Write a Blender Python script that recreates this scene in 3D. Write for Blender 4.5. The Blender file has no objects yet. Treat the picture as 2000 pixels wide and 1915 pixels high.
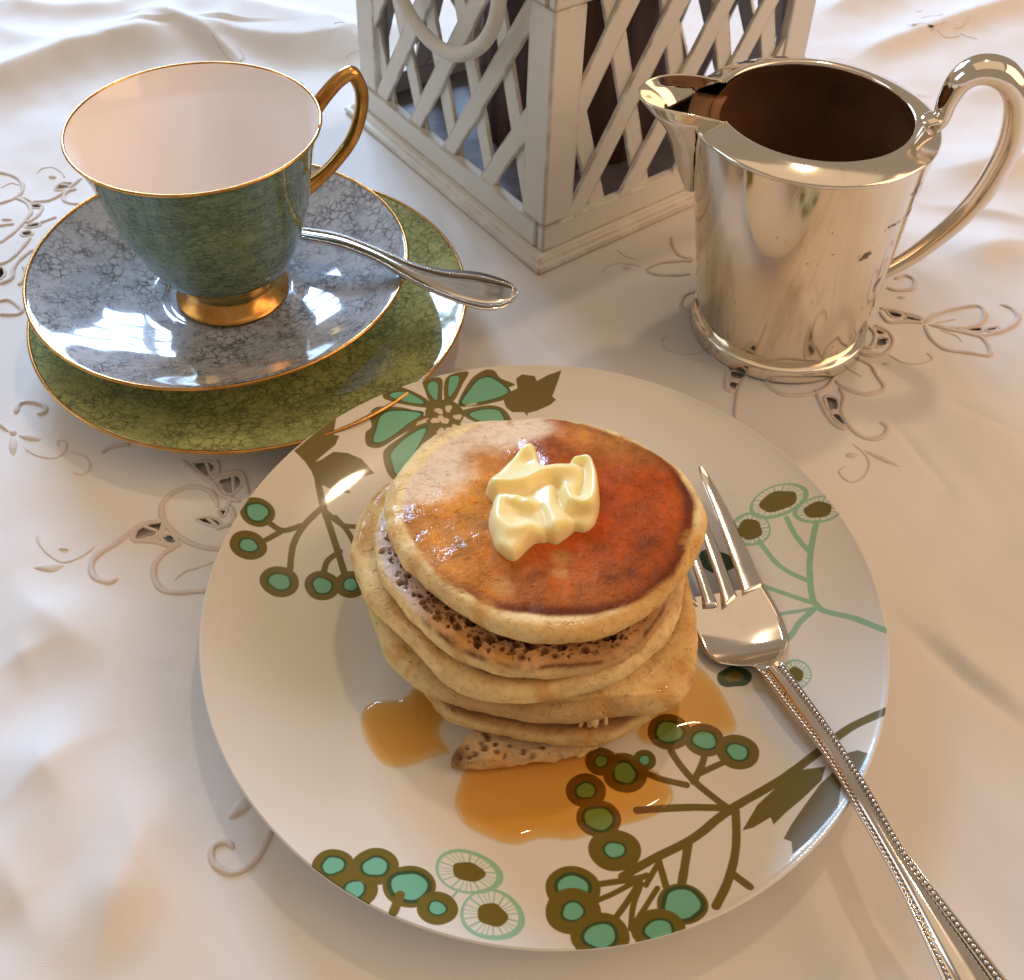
import bpy, bmesh, math, random
import numpy as np
from mathutils import Matrix, Vector

random.seed(7); rng = np.random.default_rng(7)
SC = bpy.context.scene; COL = SC.collection
W, H = 2000, 1915

# ------------------------------------------------------------------ camera
FOC, PITCH, ROLL, CAMH = 1974.84, math.radians(49.57267), math.radians(-1.747421), .299721
_f = np.array([0, math.cos(PITCH), -math.sin(PITCH)]); _r = np.array([1., 0, 0]); _d = np.cross(_f, _r)
_c, _s = math.cos(ROLL), math.sin(ROLL)
RC = np.array([_c*_r+_s*_d, -_s*_r+_c*_d, _f])
cam = bpy.data.cameras.new('camera'); camo = bpy.data.objects.new('camera', cam); COL.objects.link(camo)
m = Matrix.Identity(4)
for i in range(3):
    m[i][0] = RC[0][i]; m[i][1] = -RC[1][i]; m[i][2] = -RC[2][i]
m[2][3] = CAMH
camo.matrix_world = m
cam.sensor_width = 36; cam.sensor_fit = 'HORIZONTAL'; cam.lens = FOC/W*36
cam.clip_start = .01; cam.clip_end = 50
cam.dof.use_dof = True; cam.dof.focus_distance = .34; cam.dof.aperture_fstop = 30
SC.camera = camo

# ------------------------------------------------------------------ light
wd = bpy.data.worlds.new('World'); SC.world = wd; wd.use_nodes = True
bg = wd.node_tree.nodes['Background']; bg.inputs[0].default_value = (1, .765, .55, 1); bg.inputs[1].default_value = .34
SC.view_settings.view_transform = 'Standard'; SC.view_settings.look = 'None'
SC.view_settings.exposure = -.05; SC.view_settings.gamma = 1
SC.cycles.max_bounces = 10; SC.cycles.transparent_max_bounces = 12
SC.cycles.caustics_reflective = False; SC.cycles.caustics_refractive = False
SC.cycles.sample_clamp_indirect = 4
def area(name, loc, target, sx, sy, watts, colr, shape='RECTANGLE'):
    l = bpy.data.lights.new(name, 'AREA'); l.shape = shape; l.size = sx
    if shape in ('RECTANGLE', 'ELLIPSE'): l.size_y = sy
    l.energy = watts; l.color = colr
    o = bpy.data.objects.new(name, l); COL.objects.link(o); o.location = loc
    d = Vector(target)-Vector(loc); o.rotation_euler = d.to_track_quat('-Z', 'Y').to_euler()
    return o
# a garden window behind the table, to the left: four panes
WC = Vector((-.70, 2.05, .79)); wn = (Vector((-.05, .3, .05))-WC).normalized()
wx = wn.cross(Vector((0, 0, 1))).normalized(); wy = wx.cross(wn)
pane_w = [4.6, 3.2, 5.4, 2.6, 5.0, 4.0, 3.4, 5.6, 4.4, 5.2, 2.8, 4.8]
for i in (-1, 0, 1):
    for j in (-1.5, -.5, .5, 1.5):
        p = WC+wx*i*.27+wy*j*.18
        area('window_light', p, p+wn, .23, .135, pane_w.pop()*1.22, (.45, .67, 1.0))
area('side_window_light', (-2.1, .30, 1.05), (0, .25, 0), 1.0, 1.1, 6, (.80, .90, 1.0))
area('overhead_fill', (.3, .1, 2.3), (.3, .1, 0), 2.6, 2.2, 8, (1, .71, .45))  # added fill lamp overhead, standing in for light off an unseen ceiling
# warm room lamp above and a warm bounce from the room on the right
area('ceiling_lamp', (.34, .98, 1.75), (.02, .25, 0), .10, .10, 4.5, (1, .72, .47), 'DISK')
area('room_light', (1.7, .12, 1.08), (.05, .3, 0), 1.6, 1.3, 18, (1, .60, .34))

# ------------------------------------------------------------------ helpers
def U(px, z):
    px = np.atleast_2d(np.asarray(px, float)); z = np.asarray(z, float)
    v = np.c_[(px[:, 0]-W/2)/FOC, (px[:, 1]-H/2)/FOC, np.ones(len(px))] @ RC
    t = (z-CAMH)/v[:, 2]
    return np.c_[v[:, 0]*t, v[:, 1]*t, np.zeros(len(px))+z]
def Uplane(px, c, z0, sx, sy):
    px = np.atleast_2d(np.asarray(px, float))
    v = np.c_[(px[:, 0]-W/2)/FOC, (px[:, 1]-H/2)/FOC, np.ones(len(px))] @ RC
    t = (z0-CAMH-sx*c[0]-sy*c[1])/(v[:, 2]-sx*v[:, 0]-sy*v[:, 1])
    p = v*t[:, None]; p[:, 2] += CAMH
    return p
def r1(L): return [(x*.5102, 50+y*.5102) for x, y in L]
def r2(L): return [(600+x*.4082, y*.4082) for x, y in L]
def r3(L): return [(1200+x*.4082, 50+y*.4082) for x, y in L]
def r4(L): return [(600+x*.4592, 750+y*.4592) for x, y in L]
def r5(L): return [(1250+x*.5673, 850+y*.5673) for x, y in L]
def r6(L): return [(380+x*.4439, 1300+y*.4439) for x, y in L]
def r7(L): return [(380+x*.3929, 700+y*.3929) for x, y in L]
def r8(L): return [(x*.4794, 300+y*.4794) for x, y in L]
def rB(L): return [(900+x*.1633, 830+y*.1633) for x, y in L]
def rD(L): return [(1150+x*.4337, 480+y*.4337) for x, y in L]
def rE(L): return [(1500+x*.2664, y*.2664) for x, y in L]
def rF(L): return [(x*.3673, y*.3673) for x, y in L]
def rG(L): return [(x*.381, 1200+y*.381) for x, y in L]
def catmull(P, n=8, closed=False):
    P = np.asarray(P, float); out = []; N = len(P)
    if N < 3 and not closed:
        t = np.linspace(0, 1, n*2)[:, None]; return P[0]*(1-t)+P[-1]*t
    for i in range(N if closed else N-1):
        if closed: a, b, c, d = P[(i-1) % N], P[i], P[(i+1) % N], P[(i+2) % N]
        else: a, b, c, d = P[max(i-1, 0)], P[i], P[i+1], P[min(i+2, N-1)]
        t = np.linspace(0, 1, n, endpoint=False)[:, None]
        out.append(.5*(2*b+(c-a)*t+(2*a-5*b+4*c-d)*t**2+(3*b-a-3*c+d)*t**3))
    if not closed: out.append(P[-1:])
    return np.vstack(out)
def resample(P, step):
    d = np.r_[0, np.cumsum(np.linalg.norm(np.diff(P, axis=0), axis=1))]
    n = max(3, int(d[-1]/step)+1); t = np.linspace(0, d[-1], n)
    return np.c_[[np.interp(t, d, P[:, k]) for k in range(P.shape[1])]].T
def smooth(a, b, x):
    t = np.clip((x-a)/(b-a), 0, 1); return t*t*(3-2*t)
_lat = rng.random((256, 256))
def vnoise(x, y, seed=0):
    x = x+seed*17.13; y = y+seed*5.71
    xi = np.floor(x).astype(int); yi = np.floor(y).astype(int); fx = x-xi; fy = y-yi
    fx = fx*fx*(3-2*fx); fy = fy*fy*(3-2*fy)
    g = lambda a, b: _lat[a % 256, b % 256]
    return (g(xi, yi)*(1-fx)+g(xi+1, yi)*fx)*(1-fy)+(g(xi, yi+1)*(1-fx)+g(xi+1, yi+1)*fx)*fy-.5
def fbm(x, y, seed=0, o=4):
    s = 0; a = 1
    for k in range(o): s = s+a*vnoise(x*2**k, y*2**k, seed+k*3); a *= .5
    return s
def inpoly(x, y, poly):
    res = np.zeros(x.shape, bool); n = len(poly)
    for i in range(n):
        x1, y1 = poly[i][0], poly[i][1]; x2, y2 = poly[(i+1) % n][0], poly[(i+1) % n][1]
        if y1 == y2: continue
        c = ((y1 > y) != (y2 > y)) & (x < (x2-x1)*(y-y1)/(y2-y1)+x1)
        res ^= c
    return res
def segdist(x, y, P, closed=False):
    best = np.full(x.shape, 1e9); n = len(P)
    for i in range(n if closed else n-1):
        a = P[i]; b = P[(i+1) % n]; dx, dy = b[0]-a[0], b[1]-a[1]; L = dx*dx+dy*dy+1e-18
        t = np.clip(((x-a[0])*dx+(y-a[1])*dy)/L, 0, 1)
        best = np.minimum(best, np.hypot(x-a[0]-t*dx, y-a[1]-t*dy))
    return best
def sdf(x, y, P):
    d = segdist(x, y, P, True); return np.where(inpoly(x, y, P), d, -d)   # positive inside
def mesh_obj(name, V, F, mats, parent=None, sm=True, mi=None):
    me = bpy.data.meshes.new(name); V = np.asarray(V, float)
    off = np.array(parent.location) if parent is not None else 0
    me.from_pydata((V-off).tolist() if parent is not None else V.tolist(), [], [tuple(int(i) for i in f) for f in F])
    mats = mats if isinstance(mats, (list, tuple)) else [mats]
    for mm in mats: me.materials.append(mm)
    me.polygons.foreach_set('use_smooth', np.full(len(me.polygons), sm))
    if mi is not None: me.polygons.foreach_set('material_index', np.asarray(mi, np.int32))
    me.update()
    o = bpy.data.objects.new(name, me); COL.objects.link(o)
    if parent is not None: o.parent = parent
    return o
def fix_normals(o):
    bm = bmesh.new(); bm.from_mesh(o.data); bmesh.ops.recalc_face_normals(bm, faces=bm.faces); bm.to_mesh(o.data); bm.free(); return o
def tag(o, label=None, cat=None, group=None, kind=None):
    if label: o['label'] = label
    if cat: o['category'] = cat
    if group: o['group'] = group
    if kind: o['kind'] = kind
    return o
def thing(name, loc, label, cat, group=None):
    o = bpy.data.objects.new(name, None); COL.objects.link(o); o.location = loc; o.empty_display_size = .01
    return tag(o, label, cat, group)
def lathe_vf(prof, c, n=128, cen=None):
    """profile [(r,z)] turned about c; cen gives an optional centre for each ring"""
    V = []; F = []; th = np.linspace(0, 2*np.pi, n, endpoint=False)
    for k, (r, z) in enumerate(prof):
        cc = c if cen is None else cen[k]
        V.append(np.c_[cc[0]+r*np.cos(th), cc[1]+r*np.sin(th), np.full(n, z)])
    V = np.vstack(V)
    for k in range(len(prof)-1):
        for i in range(n):
            j = (i+1) % n; F.append((k*n+i, k*n+j, (k+1)*n+j, (k+1)*n+i))
    return V, F
def tube_vf(P, rad, sides=8, up=None, flat=1.0, cap=True):
    P = np.asarray(P, float); n = len(P); rad = np.zeros(n)+rad; flat = np.zeros(n)+flat
    T = np.gradient(P, axis=0); T /= np.linalg.norm(T, axis=1)[:, None]+1e-12
    if up is None:
        u = np.array([0, 0, 1.]) if abs(T[0][2]) < .9 else np.array([1., 0, 0]); ups = []
        for k in range(n):
            u = u-T[k]*(u@T[k]); u /= np.linalg.norm(u)+1e-12; ups.append(u.copy())
        ups = np.array(ups)
    else:
        up = np.asarray(up, float)
        if up.ndim == 1: up = np.tile(up, (n, 1))
        ups = up-T*(up*T).sum(1)[:, None]; ups /= np.linalg.norm(ups, axis=1)[:, None]+1e-12
    S = np.cross(T, ups); a = np.linspace(0, 2*np.pi, sides, endpoint=False)
    V = (P[:, None]+S[:, None]*(rad[:, None]*np.cos(a))[:, :, None]+ups[:, None]*((rad*flat)[:, None]*np.sin(a))[:, :, None]).reshape(-1, 3)
    F = [(k*sides+i, k*sides+(i+1) % sides, (k+1)*sides+(i+1) % sides, (k+1)*sides+i) for k in range(n-1) for i in range(sides)]
    if cap: F += [tuple(range(sides-1, -1, -1)), tuple((n-1)*sides+i for i in range(sides))]
    return V, F
def merge(L):
    V = []; F = []; o = 0
    for v, f in L:
        V.append(v); F += [tuple(i+o for i in q) for q in f]; o += len(v)
    return np.vstack(V), F
# ------------------------------------------------------------------ materials
def nt(mat): return mat.node_tree.nodes, mat.node_tree.links
def new_mat(name, color=(.8, .8, .8), rough=.5, metal=0., **kw):
    mt = bpy.data.materials.new(name); mt.use_nodes = True
    b = mt.node_tree.nodes['Principled BSDF']
    b.inputs['Base Color'].default_value = (*color, 1); b.inputs['Roughness'].default_value = rough; b.inputs['Metallic'].default_value = metal
    for k, v in kw.items(): b.inputs[k.replace('_', ' ')].default_value = v
    return mt
def N(mt, typ, **kw):
    n = mt.node_tree.nodes.new(typ)
    for k, v in kw.items(): setattr(n, k, v)
    return n
def B(mt): return mt.node_tree.nodes['Principled BSDF']
def coords(mt, scale=(1, 1, 1), out='Object'):
    t = N(mt, 'ShaderNodeTexCoord'); mp = N(mt, 'ShaderNodeMapping'); mp.inputs['Scale'].default_value = scale
    mt.node_tree.links.new(t.outputs[out], mp.inputs['Vector']); return mp.outputs[0]
def noise(mt, vec, scale, detail=4, rough=.55, dist=0):
    n = N(mt, 'ShaderNodeTexNoise'); n.inputs['Scale'].default_value = scale; n.inputs['Detail'].default_value = detail
    n.inputs['Roughness'].default_value = rough; n.inputs['Distortion'].default_value = dist
    mt.node_tree.links.new(vec, n.inputs['Vector']); return n
def ramp(mt, fac, stops):
    r = N(mt, 'ShaderNodeValToRGB'); cr = r.color_ramp
    while len(cr.elements) < len(stops): cr.elements.new(.5)
    for e, (p, c) in zip(cr.elements, stops):
        e.position = p; e.color = (*c, 1) if len(c) == 3 else c
    mt.node_tree.links.new(fac, r.inputs[0]); return r
def mix(mt, fac, a, b, mode='MIX'):
    x = N(mt, 'ShaderNodeMix', data_type='RGBA', blend_type=mode); L = mt.node_tree.links
    for v, s in ((fac, x.inputs[0]), (a, x.inputs[6]), (b, x.inputs[7])):
        if hasattr(v, 'links'): L.new(v, s)
        else: s.default_value = v if isinstance(v, (int, float)) else ((*v, 1) if len(v) == 3 else v)
    return x.outputs[2]
def math_(mt, op, a, b=None):
    n = N(mt, 'ShaderNodeMath', operation=op); L = mt.node_tree.links
    for v, s in ((a, n.inputs[0]), (b, n.inputs[1])):
        if v is None: continue
        if hasattr(v, 'links'): L.new(v, s)
        else: s.default_value = v
    return n.outputs[0]
def bump(mt, height, strength=.3, dist=.001, to=None, normal=None):
    b = N(mt, 'ShaderNodeBump'); b.inputs['Strength'].default_value = strength; b.inputs['Distance'].default_value = dist
    L = mt.node_tree.links; L.new(height, b.inputs['Height'])
    if normal is not None: L.new(normal, b.inputs['Normal'])
    L.new(b.outputs[0], B(mt).inputs['Normal']); return b.outputs[0]

# linen
linen = new_mat('linen_cloth', (.76, .745, .72), .85); L = linen.node_tree.links
vc = coords(linen)
n1 = noise(linen, vc, 9, 3); c1 = ramp(linen, n1.outputs[0], [(.35, (.71, .69, .665)), (.7, (.78, .765, .74))])
L.new(c1.outputs[0], B(linen).inputs['Base Color'])
w1 = N(linen, 'ShaderNodeTexWave', wave_type='BANDS', bands_direction='X'); w1.inputs['Scale'].default_value = 420; w1.inputs['Distortion'].default_value = 1.2
w2 = N(linen, 'ShaderNodeTexWave', wave_type='BANDS', bands_direction='Y'); w2.inputs['Scale'].default_value = 420; w2.inputs['Distortion'].default_value = 1.2
for w in (w1, w2): L.new(vc, w.inputs['Vector'])
hh = math_(linen, 'ADD', w1.outputs[1], w2.outputs[1]); n2 = noise(linen, vc, 900, 2); hh = math_(linen, 'ADD', hh, n2.outputs[0])
bump(linen, hh, .07, .0002)
B(linen).inputs['Sheen Weight'].default_value = .1
cordm = new_mat('embroidery_thread', (.66, .59, .53), .85)
nz = noise(cordm, coords(cordm), 1500, 2); bump(cordm, nz.outputs[0], .5, .0003)
tablem = new_mat('dark_table', (.30, .27, .235), .6)
nz = noise(tablem, coords(tablem, (4, 40, 4)), 6, 6); rr = ramp(tablem, nz.outputs[0], [(.3, (.70, .66, .60)), (.7, (.80, .76, .70))])
tablem.node_tree.links.new(rr.outputs[0], B(tablem).inputs['Base Color'])
# gilding and silver
gold = new_mat('worn_gilding', (.62, .31, .08), .24, 1)
nz = noise(gold, coords(gold), 120, 5); rr = ramp(gold, nz.outputs[0], [(.35, (.46, .21, .05)), (.65, (.70, .39, .12))])
gold.node_tree.links.new(rr.outputs[0], B(gold).inputs['Base Color'])
rr = ramp(gold, nz.outputs[0], [(.3, (.32,)*3), (.7, (.16,)*3)]); gold.node_tree.links.new(rr.outputs[0], B(gold).inputs['Roughness'])
def silver_mat(name, base, dark, tarn_refl):
    s = new_mat(name, base, .13, 1); v = coords(s)
    a = noise(s, coords(s, (1, 1, .22)), 34, 7, .65, .5); rr = ramp(s, a.outputs[0], [(.30, dark), (.30+tarn_refl, base), (.9, base)])  # tarnish stretched vertically; its dark streaks paint in room reflections on the jug
    sp = noise(s, v, 190, 3, .7); r2_ = ramp(s, sp.outputs[0], [(.69, (1, 1, 1)), (.73, (.38, .31, .24))])
    s.node_tree.links.new(mix(s, 1.0, rr.outputs[0], r2_.outputs[0], 'MULTIPLY'), B(s).inputs['Base Color'])
    b_ = noise(s, v, 60, 4); r3_ = ramp(s, b_.outputs[0], [(.3, (.06,)*3), (.75, (.15,)*3)])
    s.node_tree.links.new(r3_.outputs[0], B(s).inputs['Roughness'])
    sc = noise(s, coords(s, (1, 1, 6)), 240, 3); bump(s, sc.outputs[0], .012, .0003)
    return s
silver = silver_mat('old_silver_plate', (.86, .80, .71), (.66, .58, .47), .12)
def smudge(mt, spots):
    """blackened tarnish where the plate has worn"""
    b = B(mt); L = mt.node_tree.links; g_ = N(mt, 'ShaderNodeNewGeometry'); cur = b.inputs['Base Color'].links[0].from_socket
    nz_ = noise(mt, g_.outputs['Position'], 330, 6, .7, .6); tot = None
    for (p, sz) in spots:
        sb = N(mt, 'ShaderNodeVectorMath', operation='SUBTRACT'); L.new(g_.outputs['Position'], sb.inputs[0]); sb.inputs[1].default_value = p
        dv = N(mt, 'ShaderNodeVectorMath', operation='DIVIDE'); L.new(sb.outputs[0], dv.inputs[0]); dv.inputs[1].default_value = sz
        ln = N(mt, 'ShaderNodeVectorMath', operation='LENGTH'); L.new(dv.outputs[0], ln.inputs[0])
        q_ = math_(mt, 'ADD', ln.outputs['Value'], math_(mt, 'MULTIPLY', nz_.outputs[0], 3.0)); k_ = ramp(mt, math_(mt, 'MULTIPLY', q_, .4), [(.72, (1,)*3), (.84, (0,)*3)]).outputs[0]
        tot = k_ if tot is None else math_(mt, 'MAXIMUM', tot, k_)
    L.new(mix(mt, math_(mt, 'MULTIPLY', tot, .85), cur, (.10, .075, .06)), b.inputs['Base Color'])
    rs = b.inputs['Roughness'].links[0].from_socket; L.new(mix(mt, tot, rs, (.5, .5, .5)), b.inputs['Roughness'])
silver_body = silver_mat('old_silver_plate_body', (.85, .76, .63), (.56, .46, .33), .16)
silver_in = new_mat('tarnished_silver_inside', (.16, .07, .03), .45, .35)
nz = noise(silver_in, coords(silver_in), 30, 5); rr = ramp(silver_in, nz.outputs[0], [(.3, (.17, .085, .04)), (.7, (.36, .17, .08))])
silver_in.node_tree.links.new(rr.outputs[0], B(silver_in).inputs['Base Color'])
steel = silver_mat('polished_cutlery', (.80, .76, .71), (.64, .59, .53), .12)
# crackled lustre china
def crackle_mat(name, lo, hi, vein, scale, sv=(1, 1, 1), vw=.05, strength=.85, rough=.07, gate=(.42, .58)):
    mt = new_mat(name, hi, rough); L = mt.node_tree.links; v = coords(mt, sv)
    wn_ = noise(mt, v, scale*.35, 3); wn2 = noise(mt, v, scale*1.7, 3)
    sub = N(mt, 'ShaderNodeVectorMath', operation='MULTIPLY_ADD'); L.new(wn_.outputs['Color'], sub.inputs[0]); sub.inputs[1].default_value = (1.7/scale,)*3; L.new(v, sub.inputs[2])
    sub2 = N(mt, 'ShaderNodeVectorMath', operation='MULTIPLY_ADD'); L.new(wn2.outputs['Color'], sub2.inputs[0]); sub2.inputs[1].default_value = (1.0/scale,)*3; L.new(sub.outputs[0], sub2.inputs[2])
    outs = []
    for k, (s_, wd_) in enumerate(((scale, vw), (scale*1.9, vw*1.1))):
        vo = N(mt, 'ShaderNodeTexVoronoi', feature='DISTANCE_TO_EDGE'); vo.inputs['Scale'].default_value = s_; L.new(sub2.outputs[0], vo.inputs['Vector'])
        r = ramp(mt, vo.outputs['Distance'], [(0, (1, 1, 1)), (wd_, (.35,)*3), (wd_*2.6, (0, 0, 0))]); 
        gn = noise(mt, v, scale*(.3+.25*k), 3, .6); g = ramp(mt, gn.outputs[0], [(gate[0]+.03*k, (.08,)*3 if k == 0 else (0,)*3), (gate[1]+.05*k, (1,)*3)])
        outs.append(math_(mt, 'MULTIPLY', r.outputs[0], g.outputs[0]))
    f = math_(mt, 'MULTIPLY', math_(mt, 'MAXIMUM', outs[0], outs[1]), strength)
    cl = noise(mt, v, scale*.22, 6, .6); base = ramp(mt, cl.outputs[0], [(.3, lo), (.68, hi)])
    L.new(mix(mt, f, base.outputs[0], vein), B(mt).inputs['Base Color'])
    B(mt).inputs['Coat Weight'].default_value = .6; B(mt).inputs['Coat Roughness'].default_value = .03
    wv = noise(mt, v, 45, 2); bump(mt, wv.outputs[0], .16, .001)
    return mt
m_cup = crackle_mat('green_marbled_glaze', (.125, .205, .095), (.21, .30, .14), (.012, .026, .014), 210, (1, 1, 3.0), .085, .85, gate=(.34, .52))
m_sau = crackle_mat('grey_blue_marbled_glaze', (.36, .41, .475), (.50, .53, .575), (.03, .03, .035), 250, vw=.08, strength=.9, gate=(.42, .60))
m_tea = crackle_mat('olive_green_crackled_glaze', (.34, .385, .145), (.49, .50, .21), (.035, .06, .025), 185, vw=.062, strength=.85, gate=(.34, .52))
m_pink = new_mat('blush_china', (.90, .855, .825), .12); B(m_pink).inputs['Coat Weight'].default_value = .3
m_white_foot = new_mat('bare_china', (.75, .70, .64), .3)
# lantern paint
paint = new_mat('chalky_white_paint', (.70, .685, .63), .6); v = coords(paint); L = paint.node_tree.links
a = noise(paint, v, 18, 5); rr = ramp(paint, a.outputs[0], [(.3, (.73, .72, .665)), (.7, (.80, .79, .74))])
b_ = noise(paint, v, 160, 5, .7); sp = ramp(paint, b_.outputs[0], [(.74, (1, 1, 1)), (.82, (.5, .36, .25))])
bv_ = N(paint, 'ShaderNodeBevel', samples=4); bv_.inputs['Radius'].default_value = .0022; gm = N(paint, 'ShaderNodeNewGeometry')
dp = N(paint, 'ShaderNodeVectorMath', operation='DOT_PRODUCT'); L.new(bv_.outputs[0], dp.inputs[0]); L.new(gm.outputs['True Normal'], dp.inputs[1])
ed = ramp(paint, dp.outputs['Value'], [(.90, (1, 1, 1)), (.992, (0, 0, 0))])
edn = math_(paint, 'MULTIPLY', ed.outputs[0], ramp(paint, noise(paint, v, 75, 6).outputs[0], [(.40, (0,)*3), (.56, (1,)*3)]).outputs[0])
c_ = mix(paint, 1.0, rr.outputs[0], sp.outputs[0], 'MULTIPLY')
L.new(mix(paint, edn, c_, (.28, .165, .09)), B(paint).inputs['Base Color']); bump(paint, b_.outputs[0], .15, .0006)
floorm = new_mat('mottled_floor_board', (.3, .28, .32), .45); v = coords(floorm)
a = noise(floorm, v, 28, 6, .65, .8); rr = ramp(floorm, a.outputs[0], [(.3, (.10, .065, .055)), (.5, (.21, .18, .20)), (.7, (.27, .27, .33))]); floorm.node_tree.links.new(rr.outputs[0], B(floorm).inputs['Base Color'])
candlem = new_mat('dark_brown_wax', (.07, .03, .018), .45); v = coords(candlem, (1, 1, .12))
a = noise(candlem, v, 70, 6, .6, .5); rr = ramp(candlem, a.outputs[0], [(.3, (.028, .012, .008)), (.5, (.085, .036, .02)), (.72, (.15, .07, .04))]); candlem.node_tree.links.new(rr.outputs[0], B(candlem).inputs['Base Color'])
# food
def food_mat(name):
    mt = new_mat(name, (.7, .5, .3), .6); L = mt.node_tree.links
    at = N(mt, 'ShaderNodeAttribute', attribute_name='tint'); gl = N(mt, 'ShaderNodeAttribute', attribute_name='gloss')
    v = coords(mt); a = noise(mt, v, 420, 5, .65); rr = ramp(mt, a.outputs[0], [(.28, (.80, .74, .66)), (.5, (1, 1, 1)), (.75, (1.0, 1.0, 1.0))])
    sp = noise(mt, v, 900, 2, .5); r2_ = ramp(mt, sp.outputs[0], [(.24, (.34, .2, .1)), (.30, (1, 1, 1))])
    c = mix(mt, 1.0, at.outputs['Color'], rr.outputs[0], 'MULTIPLY'); c = mix(mt, .8, c, r2_.outputs[0], 'MULTIPLY')
    L.new(c, B(mt).inputs['Base Color'])
    B(mt).inputs['Specular IOR Level'].default_value = .08; B(mt).inputs['Coat IOR'].default_value = 1.42; B(mt).inputs['Subsurface Weight'].default_value = .2; B(mt).inputs['Subsurface Radius'].default_value = (1, .45, .18); B(mt).inputs['Subsurface Scale'].default_value = .0015
    L.new(math_(mt, 'MULTIPLY', gl.outputs['Fac'], .7), B(mt).inputs['Coat Weight']); B(mt).inputs['Coat Roughness'].default_value = .07; B(mt).inputs['Coat Tint'].default_value = (1, .9, .75, 1)
    rg = ramp(mt, gl.outputs['Fac'], [(0, (.75,)*3), (1, (.38,)*3)]); L.new(rg.outputs[0], B(mt).inputs['Roughness'])
    b1 = noise(mt, v, 700, 4, .6); b2 = noise(mt, v, 130, 3); h = math_(mt, 'ADD', math_(mt, 'MULTIPLY', b1.outputs[0], .5), b2.outputs[0]); 
    pn = noise(mt, v, 300, 3, .6); pr_ = ramp(mt, pn.outputs[0], [(.60, (0,)*3), (.70, (1,)*3)]); h = math_(mt, 'SUBTRACT', h, math_(mt, 'MULTIPLY', pr_.outputs[0], .9)); b4 = noise(mt, v, 210, 5, .7); h = math_(mt, 'ADD', h, math_(mt, 'MULTIPLY', b4.outputs[0], .8)); n_ = bump(mt, h, .62, .0011)
    cb = N(mt, 'ShaderNodeBump'); cb.inputs['Strength'].default_value = .20; cb.inputs['Distance'].default_value = .0008
    b3 = noise(mt, v, 330, 3, .6); L.new(b3.outputs[0], cb.inputs['Height']); L.new(cb.outputs[0], B(mt).inputs['Coat Normal'])
    return mt
foodm = food_mat('griddled_batter')
butterm = new_mat('soft_butter', (.95, .80, .40), .42); B(butterm).inputs['Subsurface Weight'].default_value = .8; B(butterm).inputs['Subsurface Radius'].default_value = (1, .75, .3); B(butterm).inputs['Subsurface Scale'].default_value = .004
nz = noise(butterm, coords(butterm), 160, 3); bump(butterm, nz.outputs[0], .16, .001); B(butterm).inputs['Coat Weight'].default_value = .2; B(butterm).inputs['Coat Roughness'].default_value = .2
syr = bpy.data.materials.new('amber_syrup'); syr.use_nodes = True; nn, ll = nt(syr); nn.remove(nn['Principled BSDF'])
tr = nn.new('ShaderNodeBsdfTransparent'); gs = nn.new('ShaderNodeBsdfGlossy'); gs.inputs['Roughness'].default_value = .03; fr = nn.new('ShaderNodeFresnel'); fr.inputs[0].default_value = 1.46
mx = nn.new('ShaderNodeMixShader'); geo = nn.new('ShaderNodeNewGeometry'); ff = nn.new('ShaderNodeMath'); ff.operation = 'SUBTRACT'; ff.use_clamp = True; ll.new(fr.outputs[0], ff.inputs[0]); ll.new(geo.outputs['Backfacing'], ff.inputs[1]); ll.new(ff.outputs[0], mx.inputs[0]); ll.new(tr.outputs[0], mx.inputs[1]); ll.new(gs.outputs[0], mx.inputs[2]); out = nn['Material Output']; ll.new(mx.outputs[0], out.inputs['Surface'])
va = nn.new('ShaderNodeVolumeAbsorption'); va.inputs['Color'].default_value = (.985, .72, .07, 1); va.inputs['Density'].default_value = 480; ll.new(va.outputs[0], out.inputs['Volume'])

# ------------------------------------------------------------------ the table and its cloth
def grid_axis(lo, a, b, hi, fine, coarse):
    return np.r_[np.arange(lo, a, coarse), np.arange(a, b, fine), np.arange(b, hi+coarse, coarse)]
holes_px = [r8(h) for h in (
    [(218, 132), (245, 108), (290, 108), (287, 124), (240, 138)], [(58, 172), (85, 170), (128, 190), (108, 198)], [(120, 207), (158, 197), (168, 215), (132, 220)],
    [(90, 330), (128, 323), (135, 342), (97, 346)], [(108, 300), (158, 288), (165, 302), (118, 311)], [(0, 482), (20, 480), (26, 508), (0, 526)],
    [(548, 1545), (600, 1512), (662, 1500), (640, 1555), (560, 1580)], [(655, 1560), (700, 1553), (722, 1585), (680, 1590)],
    [(798, 1492), (858, 1482), (900, 1503), (880, 1522)], [(890, 1455), (925, 1453), (907, 1482)], [(785, 1262), (858, 1255), (878, 1282), (850, 1318), (806, 1294)],
    [(892, 1330), (968, 1310), (985, 1350), (942, 1392), (905, 1372)])] + [rD(h) for h in (
    [(642, 562), (708, 580), (688, 603), (640, 598)], [(632, 612), (680, 617), (660, 650), (632, 640)], [(1062, 682), (1118, 690), (1122, 738), (1082, 744)],
    [(1092, 762), (1130, 757), (1162, 808), (1130, 800)], [(1290, 412), (1350, 420), (1338, 450), (1288, 458)], [(1284, 370), (1336, 396), (1302, 402)],
    [(1342, 290), (1410, 310), (1400, 328), (1362, 320)], [(1427, 317), (1498, 335), (1488, 345), (1432, 335)], [(1692, 380), (1758, 375), (1768, 394), (1722, 394)],
    [(1786, 382), (1840, 375), (1830, 390), (1792, 395)])] + [rE(h) for h in (
    [(1040, 238), (1085, 235), (1062, 260), (1030, 262)], [(1150, 252), (1200, 250), (1190, 266), (1150, 264)])]
holes = [U(h, 0)[:, :2] for h in holes_px]
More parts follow.
